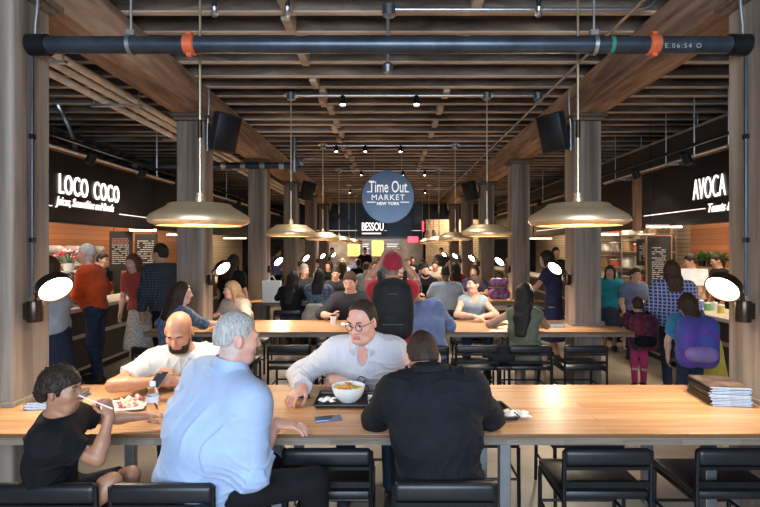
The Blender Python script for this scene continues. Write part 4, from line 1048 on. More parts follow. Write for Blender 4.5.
    if hi:
        hd += [cap(HP(-.02, .0895, -.0575), HP(.02, .0895, -.0575), .0055 * hs, None, .004), cap(HP(-.017, .0885, -.068), HP(.017, .0885, -.068), .0065 * hs, None, .004)]
        for q in (1, -1): hd.append(dict(ell(HP(q * .031, .1, .006), V(.02, .014, .012) * hs, A, .012), sub=True))
    for q in (1, -1):
        e = unit(HR * q * .85 - HF * .5); hd.append(ell(HP(q * .08, -.008, -.006), V(.010, .021, .033) * hs, (e, np.cross(HU, e), HU), .008))
    skinp += hd
    # arms
    shirt = torso(gap) if top is not None else []
    info = {}
    for q, spec in ((1, R_), (-1, L_)):
        S_ = sh[q] + SR * q * .004 * s; spec = spec or ('table' if sit else 'down')
        if isinstance(spec, str): spec = dict(at=spec)
        at = spec.get('at', None); l1, l2 = .3 * s, .255 * s; pole = V(q * .7, -.35, -.7)
        if at == 'table': T = V(q * .13 * s, .44 * s, .826)
        elif at == 'lap': T = V(q * .1 * s, .28 * s, hipz + .13 * s)
        elif at == 'down': T = S_ + V(q * .07, .06, -.53) * s
        elif at == 'phone': T = h + V(q * .06, .30, -.22) * s
        else: T = L(at)
        if 'pole' in spec: pole = V(*spec['pole'])
        E, W = ik(S_, T, l1, l2, pole)
        if sit:
            Gw = lambda p: (x + p[0] * cy_ + p[1] * sy_, y - p[0] * sy_ + p[1] * cy_, p[2])
            best = (arm_clear(S_, E, W, Gw), E)
            for tt in range(1, 13):
                if best[0] > .818 or spec.get('free'): break
                E2, _ = ik(S_, T, l1, l2, V(pole[0] + q * .08 * tt, pole[1], pole[2] + .13 * tt)); c_ = arm_clear(S_, E2, W, Gw)
                if c_ > best[0]: best = (c_, E2)
            E = best[1]
        fd = unit(W - E); hdv = L(V(*spec['dir']) + V(x, y, 0)) if 'dir' in spec else fd
        if at in ('table',): hdv = unit(V(-q * .5, .8, .06))
        hn = L(V(*spec['n']) + V(x, y, 0)) if 'n' in spec else (V(0, 0, 1) if abs(hdv[2]) < .8 else V(q * 1., 0.2, 0))
        skinp += [cap(S_, E, .05 * s * w ** .4, .041 * s, .03), cap(E, E + (W - E) * .35, .041 * s, .042 * s, .02), cap(E + (W - E) * .3, W, .042 * s, .027 * s, .02)]
        skinp += hand_prims(W, hdv, hn, q > 0, s * spec.get('hs', 1.), spec.get('curl', .35), spec.get('spread', 0), spec.get('thumb', .5))
        info[q] = (E, W)
        if top is not None and sleeve != 'none':
            g = gap + .004
            if sleeve == 'short': shirt.append(cap(S_, S_ + (E - S_) * .66, (.053 * w ** .4 + g) * s, (.052 + g) * s, .08, None, 1, 1, (0, 1)))
            else:
                shirt.append(cap(S_, E, (.052 * w ** .4 + g) * s, (.045 + g) * s, .09))
                f = {'long': .93, 'rolled': .35, 'elbow': .12}[sleeve]
                shirt.append(cap(E, E + (W - E) * f, (.044 + g) * s, (.043 + g * .8 - .012 * (f > .8)) * s, .03, None, 1, 1, (0, 1)))
    # legs
    pants = [cap(P0 - X1 * .075 * s * w, P0 + X1 * .075 * s * w, (.1 + .006) * s, None, .06), cap(P0, P0 + V(0, 0, .09 * s), .106 * s, .106 * s, .06, X1, .7 / w ** .4, 1, (0, 1))]
    feet = []
    for q in (1, -1):
        Hj = P0 + V(q * .085, 0, -.01) * s
        if legs and q in legs: K, An = [L(p) for p in legs[q]]
        elif sit: K = Hj + V(q * .06, .42, .01) * s; An = V(K[0], K[1] + .02 * s - (.1 if sit < .5 else .0), .085 * s)
        else: K = Hj + V(q * .01, .012, -.43) * s; An = V(K[0], K[1] - .03 * s + (q * .06 * s), .085 * s)
        skinp += [cap(Hj, K, .078 * s * w ** .4, .054 * s, .04), cap(K, K + (An - K) * .35, .053 * s, .053 * s, .03), cap(K + (An - K) * .3, An, .053 * s, .036 * s, .03), cap(An + V(0, -.03, -.04) * s, An + V(0, .13, -.055) * s, .034 * s, .028 * s, .03)]
        pants.append(cap(Hj, K if bots == 'long' else Hj + (K - Hj) * .86, (.084 * w ** .4 + .006) * s, (.064 if bots == 'long' else .075) * s, .05, None, 1, 1, (0, bots != 'long')))
        if bots == 'long': pants.append(cap(K, K + (An - K) * .97, .066 * s, .056 * s, .03, None, 1, 1, (0, 1)))
        feet.append((An, unit(V(0, 1, 0)) if not legs else unit(V(An[0] - P0[0], An[1] - P0[1], 0) + V(0, .2, 0))))
    zf = .001
    def floorclip(D, X, Y, Z): return np.maximum(D, zf - Z)
    def lipf(C):
        q = (C - h) / hs; r, f, u = q @ HR, q @ HF, q @ HU
        o_ = ((np.abs(r) < .024) & (f > .08) & (u > -.074) & (u < -.051)).astype(int)
        if hstyle == 'buzz' and hair is not None: o_[(u > -.085) & (f < .012 - .25 * np.maximum(-u, 0)) & (np.abs(r) < .0815) & (f < np.where(np.abs(r) > .07, -.03, .02))] = 2
        return o_
    stub = stubble(skin, hair) if hstyle == 'buzz' and hair is not None else m_lip
    body = sdf_obj('person', skinp, vox, [skin, m_lip, stub], None, floorclip, None, 1, lipf)
    body.location = (x, y, 0); body.rotation_euler = (0, 0, -R(yaw)); tag(body, label, 'person', group)
    NP[0] += 1
    # clothes
    if top is not None:
        zh = hipz - (.06 if sit else .09) * s if untuck else hipz + .06 * s
        npl = nb + td * (.05 if collared else .012) * s
        if collared: shirt.append(cap(nb - td * .06 * s, nb + unit(hb - nb) * .075 * s, .074 * s, .066 * s, .03))
        def hem(D, X, Y, Z):
            D = np.maximum(D, zh - Z + .012 * np.sin(X * 30 + Y * 22))
            n_ = unit(td * .8 - V(0, .45, 0)); n_ = td
            return np.maximum(D, (X - npl[0]) * n_[0] + (Y - npl[1]) * n_[1] + (Z - npl[2]) * n_[2] - .012 * s)
        sub = [dict(cap(nb - td * .03 * s, hb, .06 * s * w ** .3 + .006, .075 * s, .01), sub=True)] if neckline != 'high' and not collared else []
        if neckline == 'open': sub.append(dict(ell(nb + SF * .085 * s - td * .005 * s, (.03 * s, .05 * s, .075 * s), k=.01), sub=True))
        if neckline == 'scoop': sub.append(dict(ell(nb + V(0, .07, -.03) * s, (.06 * s, .06 * s, .07 * s), k=.01), sub=True))
        sdf_obj('shirt' if neckline != 'dress' else 'dress', shirt + sub, vox * (1.0 if vox < .008 else 1.1), top, body, hem, (fold, 28, NP[0] + 40), 1)
    if skirt is not None:
        b_ = P0 + V(0, .0, .08) * s
        if sit: pr = [cap(P0, P0 + V(0, .36, .0) * s, .12 * s, .11 * s, .05, X1, .62, 1, (0, 1)), cap(P0 - X1 * .08 * s, P0 + X1 * .08 * s, .125 * s, None, .05)]
        else: pr = [cap(b_, V(0, .0, .32 * s), .11 * s, .2 * s, .04, X1, .8, 1, (1, 1))]
        sdf_obj('skirt', pr, vox * 1.1, skirt, body, None, (fold * 1.6, 20, NP[0] + 9), 1)
    if bot is not None:
        sdf_obj('trousers' if bots == 'long' else 'shorts', pants, vox * 1.15, bot, body, None, (.003, 22, NP[0] + 5), 1)
    if shoes is not None:
        for A_, d_ in feet:
            pr = [cap(A_ + d_ * -.035 * s + V(0, 0, -.04 * s), A_ + d_ * .14 * s + V(0, 0, -.052 * s), .041 * s, .034 * s, .02, np.cross(d_, V(0, 0, 1)), .85), cap(A_, A_ + V(0, 0, .0) * s - V(0, 0, .03), .047 * s, .046 * s, .02)]
            sdf_obj('shoe', pr, max(vox, .008), shoes, body, floorclip, None, 1)
    # hair
    if hair is not None and hstyle:
        hv = min(vox, .011) if vox < .015 else vox; hp = []; cut = None
        def loc(X, Y, Z):
            q = (X - h[0], Y - h[1], Z - h[2]); return [(q[0] * a[0] + q[1] * a[1] + q[2] * a[2]) / hs for a in A]
        def shell(e, e2=0): return [ell(HP(0, -.014, .034), V(.076 + e * .65, .097 + e, .092 + e + e2) * hs, A, .02), ell(HP(0, -.04, -.02), V(.066 + e * .5, .066 + e * .7, .07 + e) * hs, A, .03)]
        if hstyle in ('short', 'buzz', 'recede', 'curly', 'thin'):
            e = {'short': .012, 'buzz': .004, 'recede': .007, 'curly': .021, 'thin': .006}[hstyle]; hp = shell(e, .006 if hstyle == 'short' else .004 if hstyle == 'buzz' else 0)
            us = [-.06, -.052, -.03, .012, .012, -.02, -.015, .03, .058, .072]
            if hstyle == 'buzz': us = [-.035, -.028, -.01, .02, .016, -.005, .0, .035, .06, .075]
            if hstyle == 'recede': us = [-.045, -.035, -.005, .02, .02, .01, .02, .075, .11, .12]
            if hstyle == 'curly': us = us[:7] + [.02, .035, .045]
            def cut(D, X, Y, Z):
                r, f, u = loc(X, Y, Z)
                uh = np.interp(f, [-.12, -.055, -.036, -.03, .014, .018, .032, .04, .062, .09], us)
                if hstyle == 'recede': uh = uh + .35 * np.maximum(np.abs(r) - .02, 0) * (f > .03)
                return np.maximum(D, (hs * .8 * (uh - u)).astype(np.float32))
        else:
            e = .014; hp = shell(e, .004)
            ln = {'long': .36, 'bob': .17, 'tied': 0, 'shoulder': .26}[hstyle] * s
            if ln:
                dn = unit(V(0, 0, -1) * .75 - td * .6)
                for q in (-1, 0, 1):
                    a = HP(q * .05, -.062 - .02 * (q == 0), .02); m1 = nb - SF * .088 * s + SR * q * .058 * s + td * .01 * s; m2 = U - SF * .128 * s + SR * q * .06 * s; m3 = M_ - SF * .132 * s + SR * q * .045 * s
                    if hstyle == 'bob': m1 = nb - SF * .05 * s + SR * q * .06 * s + td * .03 * s
                    hp.append(cap(a, m1, .043 * hs, .04 * hs, .05))
                    if hstyle != 'bob': hp.append(cap(m1, m2, .04 * hs, .032 * hs, .05))
                    if hstyle == 'long': hp.append(cap(m2, m3 - td * .05 * s, .034 * hs, .02 * hs, .05))
                for q in (-1, 1):
                    a = HP(q * .075, .01, .03); b = a + dn * min(ln * .75, .2) + HR * q * .012 - HF * .01; hp.append(cap(a, b, .022 * hs, .02 * hs, .03))
            if hstyle == 'tied': hp += [ell(HP(0, -.125, .03), V(.032, .034, .032) * hs, A, .01), cap(HP(0, -.13, .01), HP(.01, -.15, -.09), .024 * hs, .012 * hs, .02)]
            def cut(D, X, Y, Z):
                r, f, u = loc(X, Y, Z)
                D = np.maximum(D, (hs * .8 * (np.interp(f, [-.3, .026, .036, .062, .09], [-1.5, -1.5, -.02, .055, .07]) - u)).astype(np.float32))
                if hstyle == 'tied': D = np.maximum(D, hs * np.minimum(np.minimum(.012 - u, u + .045), np.minimum(f + .03, .5)))
                return D
        nz = {'curly': (.014, 95, 3), 'long': (.005, 40, 4), 'shoulder': (.005, 40, 4)}.get(hstyle, (.0035, 70, 2))
        sdf_obj('hair', hp, hv, hair, body, cut, nz, 1)
    if beard is not None:
        bp = [ell(HP(0, .024, -.044), V(.066, .076, .086) * hs, A, .03), cap(HP(-.03, .062, -.094), HP(.03, .062, -.094), .029 * hs, None, .03)]
        def bcut(D, X, Y, Z):
            q = (X - h[0], Y - h[1], Z - h[2]); r, f, u = [(q[0] * a[0] + q[1] * a[1] + q[2] * a[2]) / hs for a in A]
            D = np.maximum(D, hs * (u + .05 + .5 * np.maximum(.025 - np.abs(r), 0) * 0 - .9 * np.maximum(np.abs(r) - .045, 0)))
            D = np.maximum(D, hs * np.minimum(np.minimum(.03 - np.abs(r), .022 + (u + .062) * 0 - np.abs(u + .06) * 1.6), f - .03)); return np.maximum(D, hs * (-.01 - f))
        sdf_obj('beard', bp, vox if vox < .008 else .008, beard, body, bcut, (.002, 150, 1), 0)
    if vox < .013:
        for q in (1, -1) if eyes else ():
            mb = MB(); c = HP(q * .031, .077 if hi else .082, .006); mb.ball(tuple(c), .012 * hs, 8)
            mb.cur = 1; c2 = c + HF * .0062 * hs; mb.ball(tuple(c2), .0072 * hs, 6); mb.build('eye', [m_eyew, m_iris], body)
        if hair is not None or browm:
            mb = MB()
            for q in (1, -1): mb.tube([tuple(HP(q * .015, .097, .026)), tuple(HP(q * .031, .096, .032)), tuple(HP(q * .047, .085, .027))], [.0035 * hs, .0042 * hs, .0028 * hs], 6)
            mb.build('eyebrow', browm or hair, body)
    info.update(h=h, HP=HP, A=A, nb=nb, td=td, SR=SR, body=body, U=U, sh=sh, s=s, P0=P0)
    pw = body.matrix_basis @ Vector(h); print('PERSON %-60s head px %.0f %.0f  torso %.2f(nat %.2f)' % (label[:60], 389 + pw.x * F / pw.y, 248 - (pw.z - 1.7) * F / pw.y, np.linalg.norm(nb - P0), .535 * s))
    return info
# ------------------------------------------------------------------ cast: fabrics
cl_blue = cloth('shirt_light_blue', (.37, .48, .69), .85, .05); cl_white = cloth('shirt_striped_white', (.56, .56, .6), .85, .04, .25, 'vstripe', (.44, .47, .56), 300); cl_polo = cloth('polo_light_grey', (.5, .485, .465), .9, .05)
cl_suit = cloth('suit_black', (.009, .01, .014), .8, .2); cl_black = cloth('black_cotton', (.008, .008, .01), .9, .2); cl_char = cloth('charcoal_polo', (.035, .035, .045), .9, .15)
cl_jean = cloth('dark_jeans', (.03, .045, .085), .9, .25); cl_orange = cloth('orange_polo', (.66, .085, .02), .85, .1); cl_rust = cloth('rust_tee', (.3, .05, .035), .9, .15)
cl_plaid = cloth('dark_plaid', (.02, .028, .045), .9, .2, .25, 'plaid', (.055, .06, .08), 90); cl_red = cloth('red_tee', (.42, .02, .03), .9, .1); cl_slate = cloth('slate_blue_shirt', (.15, .2, .36), .9, .1)
cl_grey = cloth('grey_tee', (.42, .47, .55), .9, .08); cl_tank = cloth('grey_blue_tank', (.3, .37, .42), .9, .12); cl_olive = cloth('olive_dress', (.12, .13, .09), .9, .15); cl_pat = cloth('navy_patterned', (.03, .045, .08), .9, .2, .25, 'spots', (.2, .26, .34), 60)
cl_denim = cloth('denim_patterned', (.05, .08, .15), .9, .2, .25, 'spots', (.16, .22, .32), 45); cl_beige = cloth('beige_knit', (.5, .42, .34), .95, .1); cl_teal = cloth('teal_top', (.015, .2, .26), .9, .1); cl_bluegrey = cloth('blue_grey_tee', (.14, .18, .32), .9, .1)
cl_bplaid = cloth('blue_white_plaid', (.03, .05, .22), .9, .15, .25, 'plaid', (.4, .43, .62), 75); cl_pink = cloth('pink_leggings', (.5, .05, .16), .9, .1); cl_skirtg = cloth('grey_skirt', (.28, .25, .23), .95, .15, .25, 'spots', (.5, .47, .43), 60); cl_navy = cloth('navy_dress', (.03, .035, .085), .9, .15); cl_tan = cloth('tan_tee', (.42, .35, .28), .9, .1); cl_purple = cloth('purple_bag', (.14, .07, .42), .7, .2, .3, 'spots', (.05, .12, .45), 9); cl_maroon = cloth('maroon_bag', (.16, .02, .04), .7, .2, .3, 'spots', (.04, .02, .05), 14); cl_cyan = cloth('cyan_tee', (.05, .25, .45), .9, .1); cl_cap = cloth('red_cap', (.3, .02, .035), .85, .15); cl_shoe = cloth('dark_shoe', (.03, .028, .028), .6, .2); cl_yellow = cloth('yellow_cloth', (.6, .45, .06), .9, .1); cl_greyskirt = cloth('dark_skirt', (.03, .04, .07), .9, .1); cl_mint = cloth('mint_tee', (.35, .45, .4), .9, .1)
# ------------------------------------------------------------------ foreground six
blue = person('grey-haired man in a light blue shirt seated with his back to the camera', -.93, 2.37, 35, 1.82, hc=(-.735, 2.42, 1.262), head=(26, 6, 0), twist=6, skin=sk_pink, top=cl_blue, sleeve='rolled', gap=.022, fold=.011, collared=True, bot=cl_black, hair=hairm('hair_silver', (.5, .49, .47), (.26, .25, .24)), hstyle='buzz', kid=-.05, vox=.0058, w=1.16, belly=.9, shoes=cl_shoe,
    R_=dict(at=(-.56, 2.47, .835), dir=(1, .12, -.14), n=(.1, -.1, 1), curl=.3, pole=(.35, -1, -.55)), L_=dict(at=(-.86, 2.78, .83), pole=(-.6, -.2, -.8)), legs={1: ((-.37, 2.45, .555), (-.34, 2.5, .09)), -1: ((-.62, 2.72, .555), (-.62, 2.8, .09))})
suit = person('man in a black suit jacket hunched over the table, back to the camera', .24, 2.37, -2, 1.8, hc=(.172, 2.57, 1.135), nbw=(.205, 2.445, 1.08), head=(-4, 24, 0), skin=sk_pink, top=cl_suit, sleeve='long', gap=.022, fold=.01, collared=True, bot=cl_suit, hair=hr_dkbrown, hstyle='buzz', vox=.0058, w=1.02, belly=.3, shoes=cl_shoe,
    R_=dict(free=1, at=(.41, 2.87, .84), pole=(.5, -.25, -.4), dir=(-.6, .8, -.1)), L_=dict(free=1, at=(.06, 2.87, .84), pole=(-.5, -.25, -.4), dir=(.5, .85, -.1)))
glas = person('man in round glasses and pale striped shirt leaning over his tray', -.1, 3.73, 185, 1.84, hc=(-.168, 3.14, 1.235), head=(21, 13, 3), skin=sk_pink, top=cl_white, sleeve='long', gap=.022, fold=.011, collared=True, bot=cl_jean, hair=hr_dkbrown, hstyle='recede', vox=.0056, neckline='open', w=1.05, belly=.4, shoes=cl_shoe,
    R_=dict(at=(-.535, 3.10, .825), pole=(.6, -.5, -.45), dir=(-.5, -.86, -.22), n=(0, 0, 1), curl=.55), L_=dict(at=(-.29, 3.27, .84), pole=(-.7, -.3, -.6), dir=(-.95, -.25, .1), n=(-.1, -.6, .75), curl=1.35))
bald = person('bald bearded man in a light grey polo looking at his phone', -1.39, 3.76, 172, 1.8, hc=(-1.385, 3.30, 1.15), head=(4, 30, 0), skin=skinm('skin_bald', (.46, .22, .125)), top=cl_polo, sleeve='short', gap=.02, fold=.011, eyes=False, bot=cl_jean, hair=None, beard=hr_black, browm=hr_black, vox=.0056, w=1.12, belly=.4, shoes=cl_shoe,
    R_=dict(at=(-1.46, 3.11, .87), pole=(.7, -.3, -.6), dir=(.85, -.4, .25), n=(-.2, -.75, .5), curl=.8), L_=dict(at=(-1.33, 3.11, .87), pole=(-.7, -.3, -.6), dir=(-.85, -.4, .3), n=(.2, -.75, .5), curl=.8))
boy = person('small curly-haired boy in a black T-shirt eating with a fork', -1.55, 2.33, 72, 1.27, hc=(-1.485, 2.265, 1.055), head=(14, 2, 0), skin=sk_brown, kid=.09, top=cl_black, sleeve='short', gap=.016, fold=.009, bot=cl_black, bots='short', hair=hr_curly, hstyle='curly', vox=.0054, shoes=cl_black,
    R_=dict(at=(-1.285, 2.30, .93), pole=(.2, .3, -1), dir=(-.25, .1, .9), n=(.9, -.2, .2), curl=1.1), L_=dict(at=(-1.27, 2.62, .82), pole=(-.6, 0, -.8)), legs={1: ((-1.26, 2.27, .635), (-1.33, 2.21, .54)), -1: ((-1.25, 2.42, .6), (-1.28, 2.44, .28))})
def polyring(mb, c, r, ax, th, n=20):
    d, a, b = frame(ax); pts = [Vector(c) + (a * math.cos(2 * PI * i / n) + b * math.sin(2 * PI * i / n) * .9) * r for i in range(n + 1)]
    mb.tube(pts, th, 6, False)
# eyeglasses and lanyard of the man at the tray
mb = MB(); HP = glas['HP']; fw = Vector(glas['A'][1])
for q in (-1, 1):
    polyring(mb, HP(q * .033, .104, .003), .0225, fw, .0026); mb.tube([tuple(HP(q * .058, .1, .01)), tuple(HP(q * .078, .06, .012)), tuple(HP(q * .082, -.01, .008))], .002, 6)
mb.tube([tuple(HP(-.01, .112, .008)), tuple(HP(.01, .112, .008))], .002, 6); mb.build('eyeglasses', M('tortoise_frame', (.1, .035, .025), .3), glas['body'])
def collar(inf, mat, r=.07, hgt=.03, k=1.25, open_=.45):
    nb, td, SR, s = [inf[i] for i in ('nb', 'td', 'SR', 's')]; fr = np.cross(td, SR); td2 = unit(td * .9 - fr * .12)
    n = 36; vs = []; fs = []
    for i in range(n + 1):
        a = -PI / 2 + open_ / 2 + (2 * PI - open_) * i / n + PI; a = PI / 2 + open_ / 2 + (2 * PI - open_) * i / n
        d = SR * math.cos(a) + fr * math.sin(a); fz = -.012 * max(0, math.sin(a))
        for rr, zz in ((r, .0 + fz), (r * .93, hgt + fz), (r * .98, hgt + .004 + fz), (r * k + .012 * max(0, math.sin(a)), -.012 + fz * 2.2)): vs.append(nb + d * rr * s + td2 * (zz) * s)
    for i in range(n):
        for j in range(3): fs.append((i * 4 + j, i * 4 + j + 1, i * 4 + j + 5, i * 4 + j + 4))
    vs = [v + unit(td * .9 - fr * .1) * .036 * s * (mat is not cl_polo) for v in vs]
    o = MB().add(vs, fs, True).build('collar', mat, inf['body']); sd = o.modifiers.new('thick', 'SOLIDIFY'); sd.thickness = .004; return o
collar(blue, cl_blue, .074); collar(suit, cl_suit, .074, .012, 1.35); collar(glas, cl_white, .074, .03, 1.4, .9); collar(bald, cl_polo, .078, .022, 1.35, .8)
# spectacles hanging at the chest
mb = MB(); c0 = glas['nb'] + glas['td'] * -.16 + np.cross(glas['td'], glas['SR']) * .155
for q in (-1, 1): polyring(mb, c0 + V(q * .012, .01, -.03 + q * .028), .024, (0, 1, 0), .0022)
mb.build('hanging_spectacles', m_blk, glas['body'])
# fork of the boy, phone of the bald man
t = thing('fork', 'dark fork held to the mouth by the curly-haired boy', 'fork', (-1.285, 2.27, 1.0)); p0 = Vector((.03, .0, -.03)); p1 = Vector((-.12, -.01, .035)); dd = (p1 - p0).normalized()
MB().tube([tuple(p0), tuple(p0.lerp(p1, .6)), tuple(p1)], [.0035, .003, .003], 8).build('handle', m_white, t)
mb = MB(); sdv = dd.cross(Vector((0, 1, .3))).normalized(); mb.tube([tuple(p1), tuple(p1 + dd * .03)], [.006, .011], 8)
for q in (-1.5, -.5, .5, 1.5): mb.tube([tuple(p1 + dd * .028 + sdv * q * .006), tuple(p1 + dd * .065 + sdv * q * .006)], .0018, 5)
mb.build('tines', m_blk, t)
phone((-1.40, 3.04, .895), (R(28), 0, R(-4)), 'phone held up in both hands by the bald bearded man', body=M('phone_rose', (.35, .2, .17), .3))
# ------------------------------------------------------------------ standing man with cap and backpack
capm = person('man in a red cap and red T-shirt standing with both arms raised', .03, 4.6, 2, 1.66, sit=None, head=(0, 0, 0), skin=sk_tan, top=cl_red, sleeve='short', gap=.018, bot=cl_jean, hair=hr_dkbrown, hstyle='buzz', vox=.009, shoes=cl_shoe, w=.98,
    R_=dict(at=(.12, 4.86, 1.58), pole=(.8, .6, -.9), dir=(-.4, .1, 1), n=(.4, -.9, 0)), L_=dict(at=(-.06, 4.86, 1.58), pole=(-.8, .6, -.9), dir=(.4, .1, 1), n=(-.4, -.9, 0)))
h = capm['h']; HP = capm['HP']; A = capm['A']
def capcut(D, X, Y, Z): return np.maximum(D, (h[2] + .022) - Z - .12 * 0)
o = sdf_obj('cap_crown', [ell(HP(0, -.012, .03), (.094, .115, .112), A, .02), ell(HP(0, -.05, .0), (.08, .085, .08), A, .03)], .007, cl_cap, capm['body'], lambda D, X, Y, Z: np.maximum(D, (h[2] - .03) - Z), (.002, 40, 2), 1)
MB().ball(tuple(HP(0, -.01, .146)), .009, 5).build('cap_button', cl_cap, o)
sdf_obj('cap_brim', [ell(HP(0, .14, .012), (.075, .08, .006), A, .01)], .006, cl_cap, capm['body'])
mb = MB(); mb.b2((-.13, -.01, 1.36), (.13, .002, 1.39)); 
t = thing('backpack', 'black backpack worn by the standing man in the red cap', 'backpack', (.03, 4.6, 0)); m_bag = cloth('backpack_black', (.014, .015, .018), .75, .25, .4); by = -.215
sdf_obj('bag_body', [cap((-.07, by, 1.0), (-.07, by, 1.31), .11, .10, .05), cap((.07, by, 1.0), (.07, by, 1.31), .11, .10, .05), ell((0, by - .01, 1.18), (.17, .12, .26), k=.06)], .009, m_bag, t, None, (.003, 30, 3), 1)
o = sdf_obj('front_pocket', [cap((-.06, by - .09, 1.0), (.06, by - .09, 1.0), .07, None, .04), cap((-.055, by - .085, 1.1), (.055, by - .085, 1.1), .06, None, .04)], .008, m_bag, t, None, (.002, 30, 5), 1)
MB().tube(arc((-.1, by - .085, 1.26), (0, by - .16, 1.36), (.1, by - .085, 1.26), 10), .005, 6).build('zip', m_steel, t)
MB().tube([(-.09, by - .145, 1.05), (.09, by - .145, 1.05)], .004, 6).build('zip', m_steel, o); MB().box((.02, by - .125, 1.2), (.02, .006, .02)).build('badge', m_steel, t)
for q in (-1, 1): MB().tube([(q * .1, by + .02, 1.34), (q * .115, -.1, 1.452), (q * .12, .0, 1.475), (q * .12, .1, 1.4), (q * .125, .15, 1.25)], .02, 8).build('shoulder_strap', m_bag, t)
MB().tube(arc((-.04, by + .04, 1.4), (0, by + .0, 1.47), (.04, by + .04, 1.4), 8), .009, 6).build('handle', m_bag, t)
phone((.025, 4.94, 1.60), (R(90), 0, 0), 'phone held up by the standing man in the red cap')
# ------------------------------------------------------------------ second table
person('man in a slate blue shirt partly behind the black backpack', .44, 5.42, -4, 1.8, side=-14, lean=14, head=(-5, 15, 0), skin=sk_tan, top=cl_slate, sleeve='rolled', gap=.02, fold=.006, bot=cl_jean, hair=hr_dkbrown, vox=.0095, w=1.12, shoes=cl_shoe)
person('short-haired man in a dark polo looking down at his cup', -.5, 6.86, 185, 1.8, lean=16, head=(6, 18, 0), skin=sk_light, top=cl_char, sleeve='elbow', gap=.018, bot=cl_jean, hair=hr_brown, vox=.009, w=1.08, shoes=cl_shoe, R_=dict(at=(-.72, 6.42, .83), dir=(.2, -.8, .2), curl=.9, n=(-.9, 0, .4)))
t = thing('paper_cup', 'small cup in the hand of the dark polo man', 'cup', (-.70, 6.27, TZ)); MB().lathe([(0, 0), (.03, 0), (.038, .1), (.036, .1), (.03, .01)], n=20).build('cup_body', m_white, t); MB().lathe([(0, .1), (.04, .1), (.04, .11), (.03, .115), (0, .112)], n=20).build('lid', m_blk, t)
person('woman in a sleeveless grey top looking to her right, hands on the table', 1.14, 6.90, 178, 1.68, lean=12, head=(62, -4, 0), skin=sk_light, top=cl_tank, sleeve='none', neckline='scoop', gap=.012, bot=cl_jean, hair=hr_dkbrown, hstyle='tied', vox=.009, w=.9, shoes=cl_shoe, R_=dict(at=(1.10, 6.46, .82), pole=(.6, 0, -.7), dir=(.7, -.5, -.1)), L_=dict(at=(1.22, 6.46, .82), pole=(-.6, 0, -.7), dir=(-.7, -.5, -.1)))
person('woman with very long dark hair in an olive dress seated at the second table', 1.47, 5.48, 28, 1.62, lean=8, head=(20, 12, 0), skin=sk_tan, top=cl_olive, sleeve='none', neckline='dress', gap=.014, skirt=cl_olive, hair=hr_black, hstyle='long', vox=.009, w=.9, shoes=cl_shoe, L_=dict(at=(1.32, 5.78, .825)), R_=dict(at=(1.62, 5.82, .825)))
t = thing('handbag', 'small black handbag at the elbow of the olive dress woman', 'handbag', (1.2, 5.34, .47)); sdf_obj('bag_body', [cap((-.07, 0, .07), (.07, 0, .07), .075, None, .04), cap((-.06, 0, .16), (.06, 0, .16), .05, None, .04)], .01, m_bag, t); MB().tube(arc((-.07, 0, .19), (0, 0, .36), (.07, 0, .19), 8), .006, 6).build('strap', m_bag, t)
t = thing('bag_stool', 'low dark stool under the small black handbag', 'stool', (1.2, 5.34, 0)); MB().rbox((0, 0, .45), (.16, .3, .035), .012).build('seat', m_vinyl, t)
for a in (-.06, .06):
    for b in (-.12, .12): MB().tube([(a, b, 0), (a, b, .435)], .01, 6).build('leg', m_blk, t)
person('brunette woman in a patterned denim top facing the blonde across the table end', -2.36, 5.4, 40, 1.66, lean=10, head=(28, 2, 0), skin=sk_light, top=cl_denim, sleeve='elbow', gap=.016, bot=cl_jean, hair=hr_dkbrown, hstyle='shoulder', vox=.009, w=.92, shoes=cl_shoe, L_=dict(at=(-2.4, 5.84, .825)), R_=dict(at=(-2.02, 5.82, .825)))
chair(-2.40, 5.36, R(-20), 'under the brunette in the denim top')
person('blonde woman in a beige top facing left at the second table', -2.0, 6.95, 205, 1.62, lean=26, head=(28, 0, 0), skin=sk_light, top=cl_beige, sleeve='elbow', gap=.016, bot=cl_jean, hair=hr_blond, hstyle='shoulder', vox=.009, w=.92, shoes=cl_shoe)
# ------------------------------------------------------------------ third table and beyond (seated)
vf = .0125
person('dark-haired woman in a black top with her back turned at the third table', -1.66, 8.42, 6, 1.64, lean=14, head=(8, 6, 0), skin=sk_light, top=cl_black, sleeve='long', bot=cl_jean, hair=hr_black, hstyle='long', vox=vf, w=1.0, shoes=cl_shoe)
person('dark-haired woman in a navy patterned top with her back turned at the third table', -1.2, 8.42, 4, 1.68, lean=6, head=(-20, 4, 0), skin=sk_light, top=cl_pat, sleeve='long', bot=cl_jean, hair=hr_black, hstyle='shoulder', vox=vf, w=1.0, shoes=cl_shoe)
t = thing('hanging_backpack', 'grey backpack hung behind the woman in the patterned top', 'backpack', (-1.2, 8.12, .45)); sdf_obj('bag_body', [cap((-.1, 0, .13), (.1, 0, .13), .12, None, .05), cap((-.07, 0, .26), (.07, 0, .26), .09, None, .05)], .012, cloth('grey_canvas', (.3, .28, .25), .9, .15), t, lambda D, X, Y, Z: np.maximum(D, .02 - Z)); MB().tube(arc((-.04, 0, .34), (0, 0, .44), (.04, 0, .34), 8), .008, 6).build('handle', m_bag, t)
person('older grey-haired man facing the camera at the third table', -1.72, 10.05, 160, 1.76, lean=8, head=(-20, 6, 0), skin=sk_pink, top=cl_char, sleeve='long', bot=cl_jean, hair=hr_grey, vox=vf, shoes=cl_shoe)
person('woman in a dark grey tee resting her arms at the third table', -1.05, 10.02, 178, 1.68, lean=16, head=(0, 10, 0), skin=sk_light, top=cl_char, sleeve='short', bot=cl_jean, hair=hr_dkbrown, hstyle='tied', vox=vf, shoes=cl_shoe)
